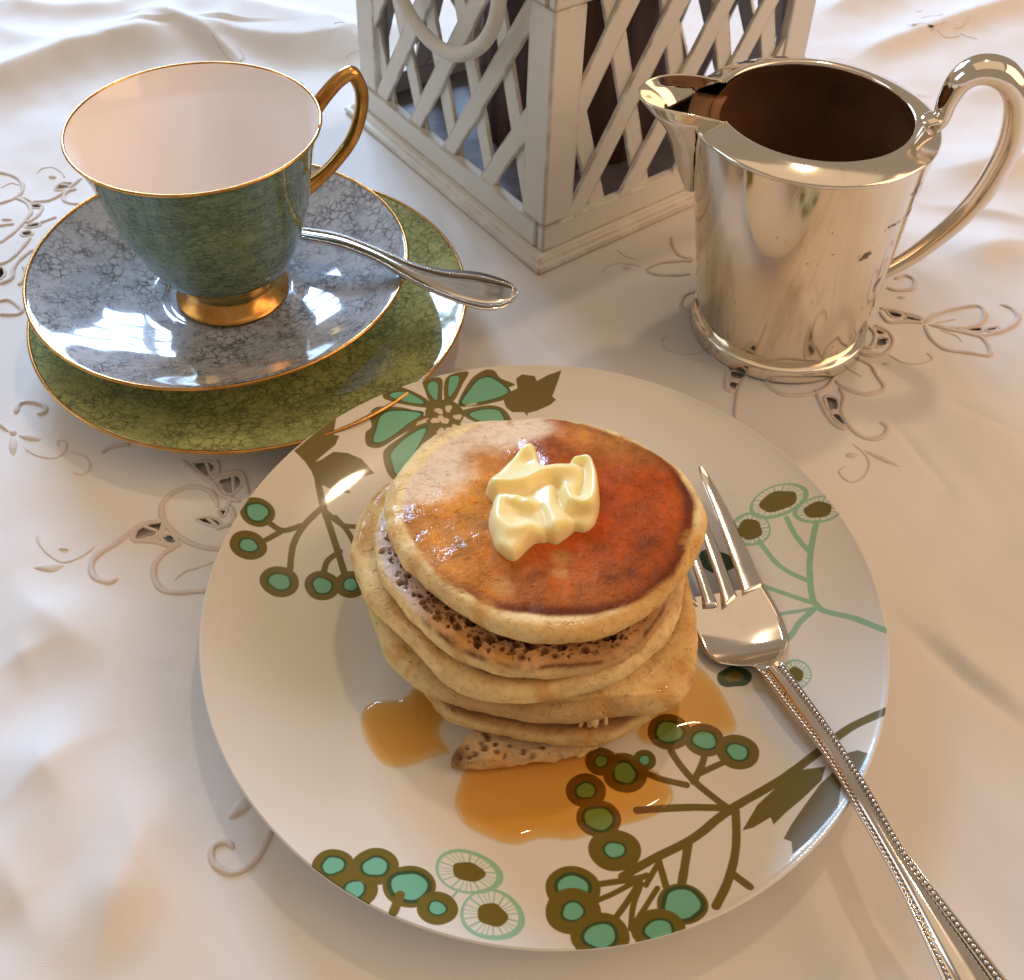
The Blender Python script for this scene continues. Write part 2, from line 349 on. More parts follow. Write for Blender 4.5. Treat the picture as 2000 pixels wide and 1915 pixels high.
gx = grid_axis(-1.0, -.44, .46, 1.0, .0014, .02); gy = grid_axis(-.5, .02, .76, 1.4, .0014, .02)
X, Y = np.meshgrid(gx, gy)
foot = [((.012, .193), .115), ((-.115, .346), .095), ((.118, .36), .055), ((.024, .517), .135)]
msk = np.ones_like(X)
for (cx, cy), r in foot: msk *= smooth(r-.005, r+.05, np.hypot(X-cx, Y-cy))
Z = msk*(.0035*fbm(X*9, Y*9, 1, 3)+.002*fbm(X*22+Y*8, Y*16, 4, 3)+.0008*fbm(X*60, Y*45, 9, 2))
def ridge(px, amp, wf, wb, end=.03):
    """a fold of the cloth: wf its width on the near side, wb on the far side"""
    global Z
    P = catmull(U(px, 0)[:, :2], 5)
    x0, y0 = P.min(0)-.09; x1, y1 = P.max(0)+.09
    iy = np.where((gy > y0) & (gy < y1))[0]; ix = np.where((gx > x0) & (gx < x1))[0]
    sl = np.s_[iy[0]:iy[-1]+1, ix[0]:ix[-1]+1]; x = X[sl]; y = Y[sl]
    d = segdist(x, y, P); yl = np.interp(x, *(P[np.argsort(P[:, 0])].T)) if abs(P[-1, 0]-P[0, 0]) > abs(P[-1, 1]-P[0, 1])*.6 else None
    if yl is not None: near = y < yl
    else: near = x > np.interp(y, *(P[np.argsort(P[:, 1])][:, ::-1].T))
    w = np.where(near, wf, wb)
    e = np.minimum(np.hypot(x-P[0, 0], y-P[0, 1]), np.hypot(x-P[-1, 0], y-P[-1, 1]))
    Z[sl] += amp*np.exp(-(np.abs(d)/w)**1.5)*(.35+.65*smooth(0, end, e))*np.minimum(1, msk[sl]*1.5)
ridge([(-60, 200), (110, 128), (250, 90), (365, 70)], .014, .016, .024)
ridge([(365, 70), (550, 99), (700, 99), (800, 90)], .010, .011, .02)
ridge([(300, 50), (365, 70), (450, 115), (490, 140)], .007, .005, .008)
ridge([(-40, 8), (220, 30), (270, 5)], .006, .012, .02)
ridge([(250, -10), (480, 40), (720, 88)], .012, .02, .02)
ridge([(-40, 40), (60, 80), (160, 95)], .003, .01, .014)
ridge([(1660, 122), (1780, 75), (1880, 40), (2020, -8)], .007, .010, .014)
ridge([(1590, 35), (1700, -5), (1760, -40)], .008, .014, .016)
ridge([(1840, 190), (1920, 180), (2050, 150)], .004, .012, .02)
ridge([(1790, 340), (1900, 335), (2040, 300)], .008, .014, .022)
ridge([(1800, 400), (1900, 415), (2040, 440)], .004, .005, .016)
ridge([(1830, 520), (1920, 500), (2040, 470)], .008, .014, .02)
ridge([(170, 1950), (250, 1760), (330, 1590), (400, 1470)], .009, .020, .018)
ridge([(-30, 1640), (80, 1540), (190, 1460), (260, 1440)], .010, .018, .016)
ridge([(-30, 1330), (60, 1290), (140, 1260)], .008, .012, .012)
ridge([(20, 1120), (70, 1190), (150, 1250), (240, 1300)], .007, .012, .014)
ridge([(-20, 1830), (60, 1760), (140, 1730)], .008, .02, .02)
ridge([(1745, 1205), (1830, 1275), (1920, 1350), (2030, 1440)], -.0022, .003, .0035)
ridge([(1760, 1190), (1840, 1255), (1920, 1320), (2030, 1405)], .003, .004, .012)
ridge([(1735, 815), (1790, 880), (1850, 955)], -.0012, .0016, .002)
ridge([(1780, 760), (1880, 800), (2000, 855)], -.0010, .0016, .0022)
ridge([(1190, 640), (1350, 740), (1500, 850), (1620, 980)], -.0007, .0014, .002)
ridge([(1560, 1650), (1700, 1790), (1850, 1930)], -.003, .008, .010)
ridge([(1500, 1800), (1650, 1880), (1800, 1960)], .004, .016, .018)
ridge([(920, 560), (1010, 620), (1080, 690)], -.001, .002, .003)
Z = np.maximum(Z, -.0022)
nx, ny = len(gx), len(gy)
idx = np.arange(nx*ny).reshape(ny, nx)
F = np.stack([idx[:-1, :-1], idx[:-1, 1:], idx[1:, 1:], idx[1:, :-1]], -1).reshape(-1, 4)
xc = (X[:-1, :-1]+X[1:, 1:])/2; yc = (Y[:-1, :-1]+Y[1:, 1:])/2; keep = np.ones(xc.shape, bool)
for h in holes:
    iy = np.where((gy[:-1] > h[:, 1].min()-.003) & (gy[:-1] < h[:, 1].max()+.003))[0]; ix = np.where((gx[:-1] > h[:, 0].min()-.003) & (gx[:-1] < h[:, 0].max()+.003))[0]
    sl = np.s_[iy[0]:iy[-1]+1, ix[0]:ix[-1]+1]; keep[sl] &= ~inpoly(xc[sl], yc[sl], h)
F = F[keep.ravel()]
cloth_me = bpy.data.meshes.new('tablecloth'); V = np.c_[X.ravel(), Y.ravel(), Z.ravel()]
cloth_me.vertices.add(len(V)); cloth_me.vertices.foreach_set('co', V.ravel().astype(np.float32))
cloth_me.loops.add(F.size); cloth_me.loops.foreach_set('vertex_index', F.ravel().astype(np.int32))
cloth_me.polygons.add(len(F)); cloth_me.polygons.foreach_set('loop_start', np.arange(0, F.size, 4, dtype=np.int32)); cloth_me.polygons.foreach_set('loop_total', np.full(len(F), 4, np.int32))
cloth_me.polygons.foreach_set('use_smooth', np.full(len(F), True)); cloth_me.update(); cloth_me.validate(); cloth_me.materials.append(linen)
cloth = bpy.data.objects.new('tablecloth', cloth_me); COL.objects.link(cloth)
tag(cloth, 'creased white tablecloth with beige cutwork embroidery under the whole breakfast setting', 'tablecloth')
def zcloth(x, y):
    fx = np.clip(np.interp(x, gx, np.arange(nx)), 0, nx-1.001); fy = np.clip(np.interp(y, gy, np.arange(ny)), 0, ny-1.001)
    i = fx.astype(int); j = fy.astype(int); a = fx-i; b = fy-j
    return (Z[j, i]*(1-a)+Z[j, i+1]*a)*(1-b)+(Z[j+1, i]*(1-a)+Z[j+1, i+1]*a)*b
def boxvf(x0, x1, y0, y1, z0, z1):
    v = np.array([(x, y, z) for z in (z0, z1) for y in (y0, y1) for x in (x0, x1)], float)
    return v, [(0, 2, 3, 1), (4, 5, 7, 6), (0, 1, 5, 4), (2, 6, 7, 3), (0, 4, 6, 2), (1, 3, 7, 5)]
tag(mesh_obj('table_top', *boxvf(-.98, .98, -.48, 1.38, -.04, -.0030), tablem, sm=False), kind='structure')
def cord(px, rad=.00112, closed=False, taper=True):
    P = U(px, 0)[:, :2]; P = resample(catmull(P, 10, closed), .00055); n = len(P)
    k = np.arange(n); r = rad*(1+.20*(k % 2)+.08*np.sin(k*.37+len(px)))
    if taper and not closed: t = np.minimum(k, n-1-k)/max(1, n*.08); r = r*np.clip(.45+t, .45, 1)
    P3 = np.c_[P, zcloth(P[:, 0], P[:, 1])-.0001]
    return tube_vf(P3, r, 6, up=(0, 0, 1), flat=.75)
def satin(px, h=.0008):
    """a padded satin-stitch leaf or dot"""
    P = U(px, 0)[:, :2]; P = catmull(P, 6, True); c = P.mean(0); n = len(P); V = []; 
    for t in (1, .8, .5, .2): q = c+(P-c)*t; V.append(np.c_[q, zcloth(q[:, 0], q[:, 1])+h*(1-t**2.5)*1.1])
    V = np.vstack(V); F = [(k*n+i, k*n+(i+1) % n, (k+1)*n+(i+1) % n, (k+1)*n+i) for k in range(3) for i in range(n)]+[tuple(3*n+i for i in range(n))]
    return V, F
def dot(c, rx, ry): return [(c[0]+rx*math.cos(a), c[1]+ry*math.sin(a)) for a in np.linspace(0, 2*np.pi, 8, endpoint=False)]
def motif(name, cords, satins=(), hol=(), thin=()):
    for nm, vf in [('embroidered_cord', cord(c)) for c in cords]+[('embroidered_cord', cord(c, .00055)) for c in thin]+[('embroidered_leaf', satin(q)) for q in satins]+[('eyelet_border', cord(h, .0007, True)) for h in hol]:
        mesh_obj(nm, *vf, cordm, cloth)
    for h in hol:      # the little bars that bridge the bigger eyelets
        q = np.array(h, float)
        if len(q) >= 4 and np.ptp(U(h, 0)[:, 0]) > .008: mesh_obj('eyelet_bar', *cord([(q[0]+q[1])/2*.5+(q[-1]+q[0])/2*.0+q[1]*.5, (q[2]+q[3])/2*.5+q[3]*.5], .0007), cordm, cloth)
motif('embroidered_flower', [r8(c) for c in ([(-20, 66), (50, 80), (85, 110), (85, 150), (50, 180), (-20, 205)], [(310, 135), (275, 140), (255, 165), (270, 190), (320, 203)], [(128, 190), (190, 180), (250, 150), (330, 90)],
    [(60, 172), (110, 200), (125, 240), (110, 270), (60, 330), (0, 380)], [(170, 215), (150, 260), (110, 290)], [(165, 290), (230, 260)], [(0, 300), (60, 292)], [(130, 350), (90, 400), (40, 450), (-10, 470)], [(0, 545), (50, 520), (60, 480), (90, 440), (140, 400)], [(80, 545), (110, 500), (100, 470)],
    [(-5, 615), (40, 605), (90, 640), (70, 660), (-5, 662)])], [r8(dot((210, 85), 18, 8)), r8(dot((30, 275), 25, 4))], holes_px[:6], [r8([(145, 70), (170, 50), (215, 48), (250, 70), (258, 88)]), r8([(0, 130), (40, 110), (78, 120)])])
motif('embroidered_flower', [r8(c) for c in ([(65, 1060), (80, 1020), (130, 1012), (180, 1030), (182, 1055), (150, 1060)],)],
      [r8([(70, 1148), (110, 1142), (165, 1158), (160, 1172), (110, 1168)]), r8([(45, 1150), (66, 1165), (70, 1195), (55, 1232), (35, 1200)]), r8([(40, 1135), (0, 1115), (-20, 1085), (10, 1095)]), r8(dot((52, 1135), 16, 14))], [],
      [r8(c) for c in ([(100, 1200), (150, 1230), (220, 1242), (265, 1215), (268, 1178), (235, 1170), (240, 1195)], [(285, 1215), (350, 1240), (367, 1280), (340, 1310), (298, 1303)])])
motif('embroidered_scroll', [r8(c) for c in ([(890, 1445), (860, 1382), (790, 1360), (705, 1383), (660, 1440), (675, 1510), (750, 1575), (840, 1608), (960, 1612)],
    [(660, 1500), (600, 1508), (540, 1540), (470, 1595), (400, 1640), (374, 1690), (390, 1738), (440, 1755), (482, 1735)], [(540, 1582), (620, 1582), (700, 1600), (740, 1590)], [(720, 1598), (660, 1640), (628, 1690), (636, 1750), (690, 1788), (860, 1780)],
    [(640, 1580), (655, 1550), (670, 1515)], [(535, 1535), (545, 1580)], [(410, 1225), (450, 1198), (530, 1186)], [(735, 1250), (800, 1302), (860, 1340), (900, 1390), (980, 1420)], [(880, 1250), (890, 1290), (870, 1330)], [(890, 1310), (980, 1300), (1000, 1350), (1010, 1390)], [(940, 1392), (925, 1450)], [(880, 1530), (950, 1500), (940, 1440)])],
    [], holes_px[6:12], [r8(c) for c in ([(710, 1738), (755, 1702), (800, 1690), (870, 1665)],)])
motif('embroidered_sprig', [], [r8([(145, 1700), (200, 1688), (268, 1688), (225, 1722), (160, 1712)]), r8(dot((265, 1622), 22, 5))], [], [r8([(155, 1560), (165, 1600), (205, 1645), (262, 1676), (330, 1652), (390, 1606)])])
motif('embroidered_scroll', [rG([(1200, 1208), (1175, 1180), (1140, 1175), (1098, 1195), (1085, 1245), (1110, 1300), (1190, 1332), (1280, 1290), (1340, 1220), (1395, 1090)])], [rG([(1168, 1045), (1190, 990), (1250, 940), (1290, 985), (1240, 1030), (1195, 1052)])])
motif('embroidered_flower', [rD(c) for c in ([(255, 110), (310, 82), (380, 72), (470, 68)], [(258, 112), (300, 130), (380, 134), (460, 128)], [(410, 270), (430, 225), (490, 205)], [(408, 272), (440, 300), (500, 312)], [(375, -40), (385, 10), (410, 45), (470, 62)],
    [(548, 482), (590, 530), (625, 555), (620, 610), (625, 650), (660, 660)], [(722, 578), (690, 620), (670, 680), (660, 778)], [(790, 598), (830, 650), (900, 676), (1000, 670), (1070, 640), (1110, 590)], [(1100, 600), (1150, 640), (1230, 670), (1300, 662), (1332, 640), (1300, 590), (1270, 540), (1195, 503)],
    [(1020, 650), (1050, 720), (1085, 780), (1120, 812), (1165, 830)], [(1130, 640), (1150, 690), (1140, 750), (1180, 820), (1250, 866), (1320, 862), (1348, 820), (1310, 795)],
    [(1285, 360), (1350, 390), (1372, 440), (1335, 488), (1260, 497), (1200, 475)], [(1250, 360), (1290, 400), (1270, 460), (1210, 450)],
    [(1310, 283), (1400, 300), (1510, 332)], [(1310, 298), (1350, 345), (1420, 345), (1505, 350)], [(1510, 352), (1570, 310), (1680, 286), (1755, 288), (1777, 330), (1740, 368), (1650, 376), (1530, 360)], [(1510, 360), (1540, 420), (1600, 470), (1700, 490), (1800, 502), (1775, 430), (1700, 400), (1570, 372)],
    [(1655, 375), (1740, 412), (1830, 402), (1890, 380), (1928, 340), (1895, 295), (1845, 280)], [(1340, 192), (1390, 206), (1455, 200), (1462, 165), (1420, 143), (1375, 158)])],
    [rD(dot((492, 525), 24, 9)), rD(dot((1185, 942), 28, 13)), rD([(1240, 915), (1310, 940), (1380, 980), (1402, 1000), (1330, 975), (1260, 935)]), rD(dot((1345, 535), 24, 7)), rD(dot((1408, 237), 22, 7)), rD(dot((170, 100), 20, 10))], holes_px[12:22],
    [rD(c) for c in ([(60, 125), (80, 97), (140, 80), (235, 95)], [(150, 95), (180, 112)], [(130, 20), (160, 45), (210, 62)], [(362, 413), (330, 420), (340, 460), (420, 490), (500, 482), (545, 460)], [(1190, 890), (1240, 930), (1266, 980), (1240, 1040), (1180, 1062), (1130, 1020), (1158, 992)],
    [(1345, 488), (1420, 530), (1490, 534), (1547, 515), (1520, 485)], [(1150, 545), (1232, 592)], [(1560, 352), (1650, 335)], [(1580, 385), (1650, 410), (1680, 440)])])
motif('embroidered_flower', [], [], holes_px[22:], [rE(c) for c in ([(1000, 225), (1090, 240), (1150, 250)], [(1110, 165), (1160, 150), (1225, 165), (1270, 160)], [(1190, 246), (1240, 236), (1285, 218)], [(1228, 265), (1300, 292), (1400, 272)], [(1350, 242), (1410, 220), (1445, 172)], [(1400, 260), (1460, 275), (1535, 292)], [(1085, 90), (1130, 85)])])
motif('embroidered_flower', [], [], [], [rF(c) for c in ([(1790, 250), (1815, 238), (1845, 235)], [(1840, 330), (1880, 310), (1930, 298)], [(1150, 270), (1200, 315), (1250, 350)], [(1280, 300), (1300, 330), (1280, 352)], [(1570, 435), (1600, 430), (1612, 445)])])

# ------------------------------------------------------------------ dinner plate
PC = np.array([.012, .193])
prof_top = [(0, .0068), (.03, .0068), (.052, .0068), (.064, .0073), (.076, .0087), (.087, .0109), (.096, .0134), (.104, .0163), (.110, .0190), (.1118, .0200), (.1124, .0203)]
prof_bot = [(.1127, .0198), (.1122, .0188), (.105, .0140), (.092, .0086), (.075, .0042), (.070, .0028), (.0685, .0006), (.0645, .0006), (.063, .003), (.03, .0042), (0, .0042)]
def zplate(x, y): return np.interp(np.hypot(x-PC[0], y-PC[1]), *np.array(prof_top).T)
def onplate(px):
    z = np.full(len(px), .01)
    for _ in range(12): p = U(px, z); z = zplate(p[:, 0], p[:, 1])
    return U(px, z)
NI = 1700; HALF = .1135
PR = np.zeros((NI, NI, 4), np.float32); PR[..., 0:3] = (.74, .715, .65); PR[..., 3] = 0.
def to_i(p): return (p-PC+HALF)/(2*HALF)*NI
def window(P, pad):
    x0, y0 = np.floor(P.min(0)-pad).astype(int); x1, y1 = np.ceil(P.max(0)+pad).astype(int)
    x0, y0 = max(x0, 0), max(y0, 0); x1, y1 = min(x1, NI), min(y1, NI)
    if x1 <= x0 or y1 <= y0: return None
    yy, xx = np.mgrid[y0:y1, x0:x1]; return np.s_[y0:y1, x0:x1], xx+.5, yy+.5
def blend(sl, a, col):
    a = np.clip(a, 0, 1)[..., None]; PR[sl][..., :3] = PR[sl][..., :3]*(1-a)+np.array(col)*a; PR[sl][..., 3:] = np.maximum(PR[sl][..., 3:], a)
OLIVE = (.160, .122, .022); TEAL = (.165, .46, .32); DKG = (.045, .085, .03); MINT = (.30, .52, .36); CREAM = (.70, .60, .42)
def pxm(c):
    p = onplate([c])[0]-np.array([0, 0, CAMH]); return FOC/(p@RC[2])
def ppoly(px, col, sm=True):
    P = to_i(onplate(px)[:, :2]); P = catmull(P, 5, True) if sm else P
    w_ = window(P, 4)
    if w_: blend(w_[0], sdf(w_[1], w_[2], P)+.5, col)
def pline(px, wpx, col, taper=None):
    """printed stem, wpx its width in photo pixels"""
    Q = onplate(px)[:, :2]; P = to_i(catmull(Q, 6)); w = wpx/pxm(px[0])/2/(2*HALF)*NI
    w_ = window(P, w+4)
    if w_: blend(w_[0], w-segdist(w_[1], w_[2], P)+.5+1.0*vnoise(w_[1]*.05, w_[2]*.05, 3), col)
def pdisc(c, rpx, col, rag=0., sx=1., seed=0):
    P = to_i(onplate([c])[:, :2])[0]; r = rpx/pxm(c)/(2*HALF)*NI; w_ = window(np.array([P]), r*1.5+4)
    if w_:
        dx = (w_[1]-P[0])/sx; dy = w_[2]-P[1]; a = np.arctan2(dy, dx)
        rr = r*(1+rag*(np.sin(a*2+seed)+.6*np.sin(a*3+seed*2.3)+.3*np.sin(a*5+seed*1.7)))
        blend(w_[0], rr-np.hypot(dx, dy)+.5, col)
def berry(c, R, r, seed=0, sx=1.):
    pdisc(c, R, OLIVE, .02, sx, seed); pdisc(c, r*1.28, DKG, .06, sx, seed); pdisc(c, r, TEAL, .07, sx, seed)
def umbel(c, R, core, ang, asp, seed):
    P = to_i(onplate([c])[:, :2])[0]; r = R/pxm(c)/(2*HALF)*NI; w_ = window(np.array([P]), r*1.3+4)
    if not w_: return
    dx = w_[1]-P[0]; dy = w_[2]-P[1]; ca, sa = math.cos(ang), math.sin(ang); x = dx*ca+dy*sa; y = (-dx*sa+dy*ca)/asp
    q = np.hypot(x, y)/r; a = np.arctan2(y, x); q = q/(1+.03*np.sin(3*a+seed))
    ringw = .09*(1.2+.5*np.sin(a+seed)); blend(w_[0], (np.minimum(q-(1-ringw*1.4), 1-q))*r+.5, MINT)
    k = 24; da = np.abs(((a*k/(2*np.pi)+.3*np.sin(a*5+seed)) % 1)-.5)*2*np.pi/k*q*r
    blend(w_[0], np.minimum(np.minimum(1.6-np.abs(da), (q-.45)*r), (1-q)*r)+.3, MINT)
    cr = core*(1+.05*np.sin(2*a+seed)+.04*np.sin(5*a)); blend(w_[0], (cr-q)*r+.5, OLIVE)
# leaves and flower at the upper left
ppoly(r7([(495, 460), (600, 370), (705, 295), (690, 380), (720, 385), (700, 430), (640, 480), (600, 515), (630, 505), (690, 465), (760, 470), (830, 500), (895, 572), (830, 590), (760, 600), (742, 622), (778, 672), (700, 662), (640, 632), (612, 640), (580, 560), (545, 510)]), OLIVE, False)
for pts, w in (([(600, 540), (640, 740), (680, 860), (748, 1075)], 13), ([(642, 735), (545, 830), (490, 930), (475, 1045)], 12), ([(530, 832), (440, 856), (375, 822)], 12), ([(440, 856), (345, 908)], 11), ([(722, 960), (660, 1010), (640, 1080)], 12), ([(655, 765), (735, 828), (830, 838)], 11), ([(700, 790), (760, 860), (800, 930)], 11)): pline(r7(pts), w, OLIVE)
for k, (c, R, r) in enumerate((((312, 765), 32, 18), ((268, 930), 33, 14), ((423, 1110), 36, 18), ((635, 1130), 34, 17), ((775, 1125), 31, 13))): berry(r7([c])[0], R, r, k, 1.0)
PET = [([(1150, 290), (1060, 250), (960, 240), (900, 245), (870, 280), (880, 340), (850, 370), (852, 425), (880, 445), (930, 442), (1010, 392), (1120, 325)], [(1125, 278), (1060, 264), (975, 264), (925, 290), (905, 350), (890, 410), (930, 415), (990, 380), (1060, 325)]),
       ([(935, 190), (960, 150), (1050, 150), (1150, 200), (1175, 245), (1050, 232), (970, 212)], [(970, 186), (1010, 168), (1070, 175), (1132, 212), (1128, 226), (1050, 215)]),
       ([(1138, 110), (1225, 98), (1232, 170), (1222, 240), (1175, 225), (1145, 160)], [(1160, 132), (1190, 115), (1210, 140), (1202, 208), (1166, 170)]),
       ([(1250, 98), (1360, 66), (1332, 130), (1290, 210), (1245, 220)], [(1266, 106), (1290, 88), (1315, 95), (1300, 150), (1264, 190)]),
       ([(1310, 230), (1370, 110), (1440, 60), (1490, 62), (1520, 98), (1592, 130), (1560, 150), (1548, 200), (1480, 222), (1400, 237)], [(1330, 220), (1390, 130), (1430, 100), (1480, 100), (1555, 155), (1530, 186), (1400, 220)]),
       ([(1330, 260), (1450, 235), (1520, 243), (1562, 280), (1572, 322), (1500, 347), (1420, 325), (1350, 295)], [(1368, 276), (1440, 255), (1510, 260), (1536, 300), (1530, 325), (1480, 335), (1400, 302)]),
       ([(1160, 325), (1190, 380), (1135, 480), (1060, 565), (1000, 605), (960, 572), (938, 500), (948, 450), (1030, 388), (1110, 328)], [(1150, 350), (1090, 470), (1030, 560), (1000, 570), (984, 520), (980, 470), (1060, 390)]),
       ([(1180, 335), (1160, 420), (1200, 450), (1300, 400), (1330, 330)], [])]
for o_, i_ in PET: ppoly(r7(o_), OLIVE)
for o_, i_ in PET:
    if i_:
        P = np.array(i_, float); c = P.mean(0); ppoly(r7((c+(P-c)*1.12).tolist()), DKG); ppoly(r7(i_), TEAL)
pdisc(r7([(1240, 292)])[0], 37, OLIVE, .06)
for c in ((1215, 262), (1262, 250), (1195, 310), (1245, 312), (1308, 292), (1228, 300), (1298, 345), (1225, 362), (1262, 358), (1255, 385)): pdisc(r7([c])[0], 6.5, CREAM, .2, 1.1, c[0])
for a_, b_ in (((1160, 300), (1110, 320)), ((1150, 315), (1105, 330)), ((1350, 235), (1400, 225)), ((1330, 310), (1390, 332))): pline(r7([a_, b_]), 3, CREAM)
ppoly(r7([(1535, 205), (1560, 170), (1605, 150), (1598, 100), (1630, 80), (1690, 88), (1702, 112), (1760, 82), (1824, 60), (1808, 110), (1778, 190), (1798, 205), (1768, 232), (1700, 262), (1656, 272), (1655, 288), (1638, 268), (1580, 268), (1548, 245)]), OLIVE, False)
# berries and discs along the near edge
for k, (c, R, r) in enumerate((((705, 985), 42, 17), ((610, 880), 37, 18), ((795, 885), 42, 20), ((945, 972), 47, 30), ((1068, 1068), 37, 14))): berry(r6([c])[0], R, r, k+5, 1.08)
pline(r6([(905, 1010), (875, 1085)]), 19, OLIVE)
umbel(r6([(1205, 908)])[0], 68, .46, -.25, .68, 1); umbel(r6([(1310, 1098)])[0], 64, .46, -.3, .86, 2); pline(r6([(1165, 985), (1135, 1018)]), 5, MINT)
for pts, w in (([(1760, 965), (1930, 940), (1990, 925)], 14), ([(1760, 1040), (1850, 1000), (1950, 945)], 12), ([(1820, 1150), (1890, 1060), (1960, 950)], 13), ([(1920, 1160), (1930, 1060), (1965, 960)], 12)): pline(r6(pts), w, OLIVE)
for k, (c, R, r) in enumerate((((1665, 985), 50, 28), ((1665, 1082), 50, 18), ((1785, 1190), 52, 26), ((1848, 812), 46, 16))): berry(r6([c])[0], R, r, k+11, 1.1)
# spray at the right: stems, berries, leaves
for pts, w in (([(850, 950), (720, 1010), (610, 1095), (480, 1190), (310, 1290), (180, 1390), (40, 1462), (-60, 1520)], 17), ([(310, 1290), (190, 1195), (120, 1110), (95, 1050)], 15), ([(185, 1195), (215, 1130), (228, 1070)], 14), ([(195, 1170), (270, 1135), (330, 1110)], 13), ([(310, 1284), (160, 1282), (-10, 1292)], 16),
               ([(160, 1205), (60, 1180), (-30, 1140)], 14), ([(330, 1295), (330, 1420), (305, 1530), (262, 1622)], 16), ([(318, 1510), (378, 1556)], 16), ([(168, 1400), (140, 1570)], 17), ([(60, 1450), (95, 1570)], 14), ([(20, 1550), (60, 1480)], 12), ([(-10, 1670), (60, 1560)], 12)): pline(r5(pts), w, OLIVE)
for L_ in ([(352, 1362), (405, 1272), (480, 1202), (560, 1152), (640, 1140), (625, 1190), (560, 1252), (500, 1302), (460, 1342), (450, 1316), (390, 1352)], [(525, 1445), (522, 1400), (494, 1390), (520, 1342), (570, 1270), (620, 1202), (665, 1160), (694, 1200), (682, 1290), (625, 1365), (560, 1415)], [(650, 1120), (700, 1098), (750, 1085), (792, 1098), (768, 1162), (735, 1180), (690, 1180)]): ppoly(r5(L_), OLIVE, False)
for k, (c, R, r) in enumerate((((1540, 1480), 40, 22), ((1690, 1515), 37, 19), ((1830, 1565), 39, 17), ((1350, 1655), 42, 20), ((1435, 1600), 22, 9), ((1250, 1605), 30, 11), ((1185, 1730), 37, 16), ((1240, 1850), 41, 24))): berry(r4([c])[0], R, r, k+20, 1.05)
for k, (c, R, r) in enumerate((((145, 1615), 45, 31), ((65, 1705), 48, 22))): berry(r5([c])[0], R, r, k+31, 1.1)
# mint spray at the far right
for pts, w in (([(860, 682), (740, 632), (610, 590), (585, 480), (588, 400), (607, 300)], 12.5), ([(612, 588), (550, 645), (520, 690), (480, 720)], 12), ([(586, 405), (535, 345), (505, 285)], 10), ([(578, 502), (480, 450), (410, 365)], 10), ([(610, 582), (540, 560), (420, 518)], 10), ([(590, 598), (480, 616)], 8)): pline(r5(pts), w, MINT)
umbel(r5([(475, 228)])[0], 56, .62, .25, .62, 3); umbel(r5([(612, 258)])[0], 44, .58, -.1, .66, 4); umbel(r5([(378, 325)])[0], 40, .6, .4, .95, 5); umbel(r5([(535, 825)])[0], 36, .5, 1.2, .8, 6)
for c, R in (((262, 435), 28), ((325, 832), 26)): pdisc(r5([c])[0], R, DKG, .1, 1.2, R); pdisc(r5([c])[0], R*.5, OLIVE, .1, 1.2, R)
im = bpy.data.images.new('plate_print', NI, NI, alpha=True, float_buffer=True); im.colorspace_settings.name = 'Non-Color'
im.pixels.foreach_set(PR.ravel()); im.update(); im.pack()
china = new_mat('printed_white_china', (.8, .78, .74), .1); L = china.node_tree.links
ti = N(china, 'ShaderNodeTexImage', image=im, extension='EXTEND', interpolation='Cubic'); uvn = N(china, 'ShaderNodeUVMap', uv_map='UVMap'); L.new(uvn.outputs[0], ti.inputs[0])
sg = noise(china, coords(china), 14, 4); tint = ramp(china, sg.outputs[0], [(.3, (.965, .955, .94)), (.7, (1, 1, 1))])
L.new(mix(china, 1.0, ti.outputs[0], tint.outputs[0], 'MULTIPLY'), B(china).inputs['Base Color'])
B(china).inputs['Coat Weight'].default_value = .35; B(china).inputs['Coat Roughness'].default_value = .04; B(china).inputs['Roughness'].default_value = .25; B(china).inputs['Specular IOR Level'].default_value = .25
wv = noise(china, coords(china), 30, 2); bump(china, wv.outputs[0], .06, .001)
bare = new_mat('plain_white_china', (.77, .75, .71), .14)
pt = catmull(np.array(prof_top), 5); pb = catmull(np.array(prof_bot), 4); prof = [tuple(p) for p in np.vstack([pt, pb])]
V, F = lathe_vf(prof, PC, 192)
mi = [0 if f[0] < len(pt)*192 else 1 for f in F]
plate = mesh_obj('dinner_plate', V, F, [china, bare], mi=mi)
uvl = plate.data.uv_layers.new(name='UVMap'); vi = np.empty(len(plate.data.loops), np.int32); plate.data.loops.foreach_get('vertex_index', vi)
uvl.data.foreach_set('uv', ((V[vi, :2]-PC+HALF)/(2*HALF)).astype(np.float32).ravel())
tag(plate, 'white dinner plate printed with olive and teal flowers and berries, holding the pancakes', 'plate')

# ------------------------------------------------------------------ tea plate, saucer, cup
def china_dish(name, c, top, bot, mat, label, cat, rimr, rimz):
    t = thing(name, (c[0], c[1], bot[-1][1]), label, cat)
    a = catmull(np.array(top), 6); b = catmull(np.array(bot), 4)
    V, F = lathe_vf([tuple(p) for p in np.vstack([a, b])], c, 160)
    mesh_obj('dish', V, F, [mat, m_white_foot], t, mi=[0 if f[0] < len(a)*160 else 1 for f in F])
    th = np.linspace(0, 2*np.pi, 161); P = np.c_[c[0]+rimr*np.cos(th), c[1]+rimr*np.sin(th), np.full(161, rimz)]
    mesh_obj('gilt_rim', *tube_vf(P, .00075, 8, up=(0, 0, 1)), gold, t); return t
TC = (-.115, .346)
china_dish('tea_plate', TC, [(0, .0085), (.03, .0085), (.056, .0085), (.063, .0096), (.075, .0135), (.0895, .0178), (.0922, .0184)], [(.0926, .0178), (.090, .0165), (.075, .0112), (.06, .006), (.055, .0008), (.051, .0008), (.049, .005), (0, .0052)], m_tea,
           'olive green crackled tea plate with gold rim lying under the blue saucer', 'plate', .0924, .0183)
SCN = (-.126, .348)
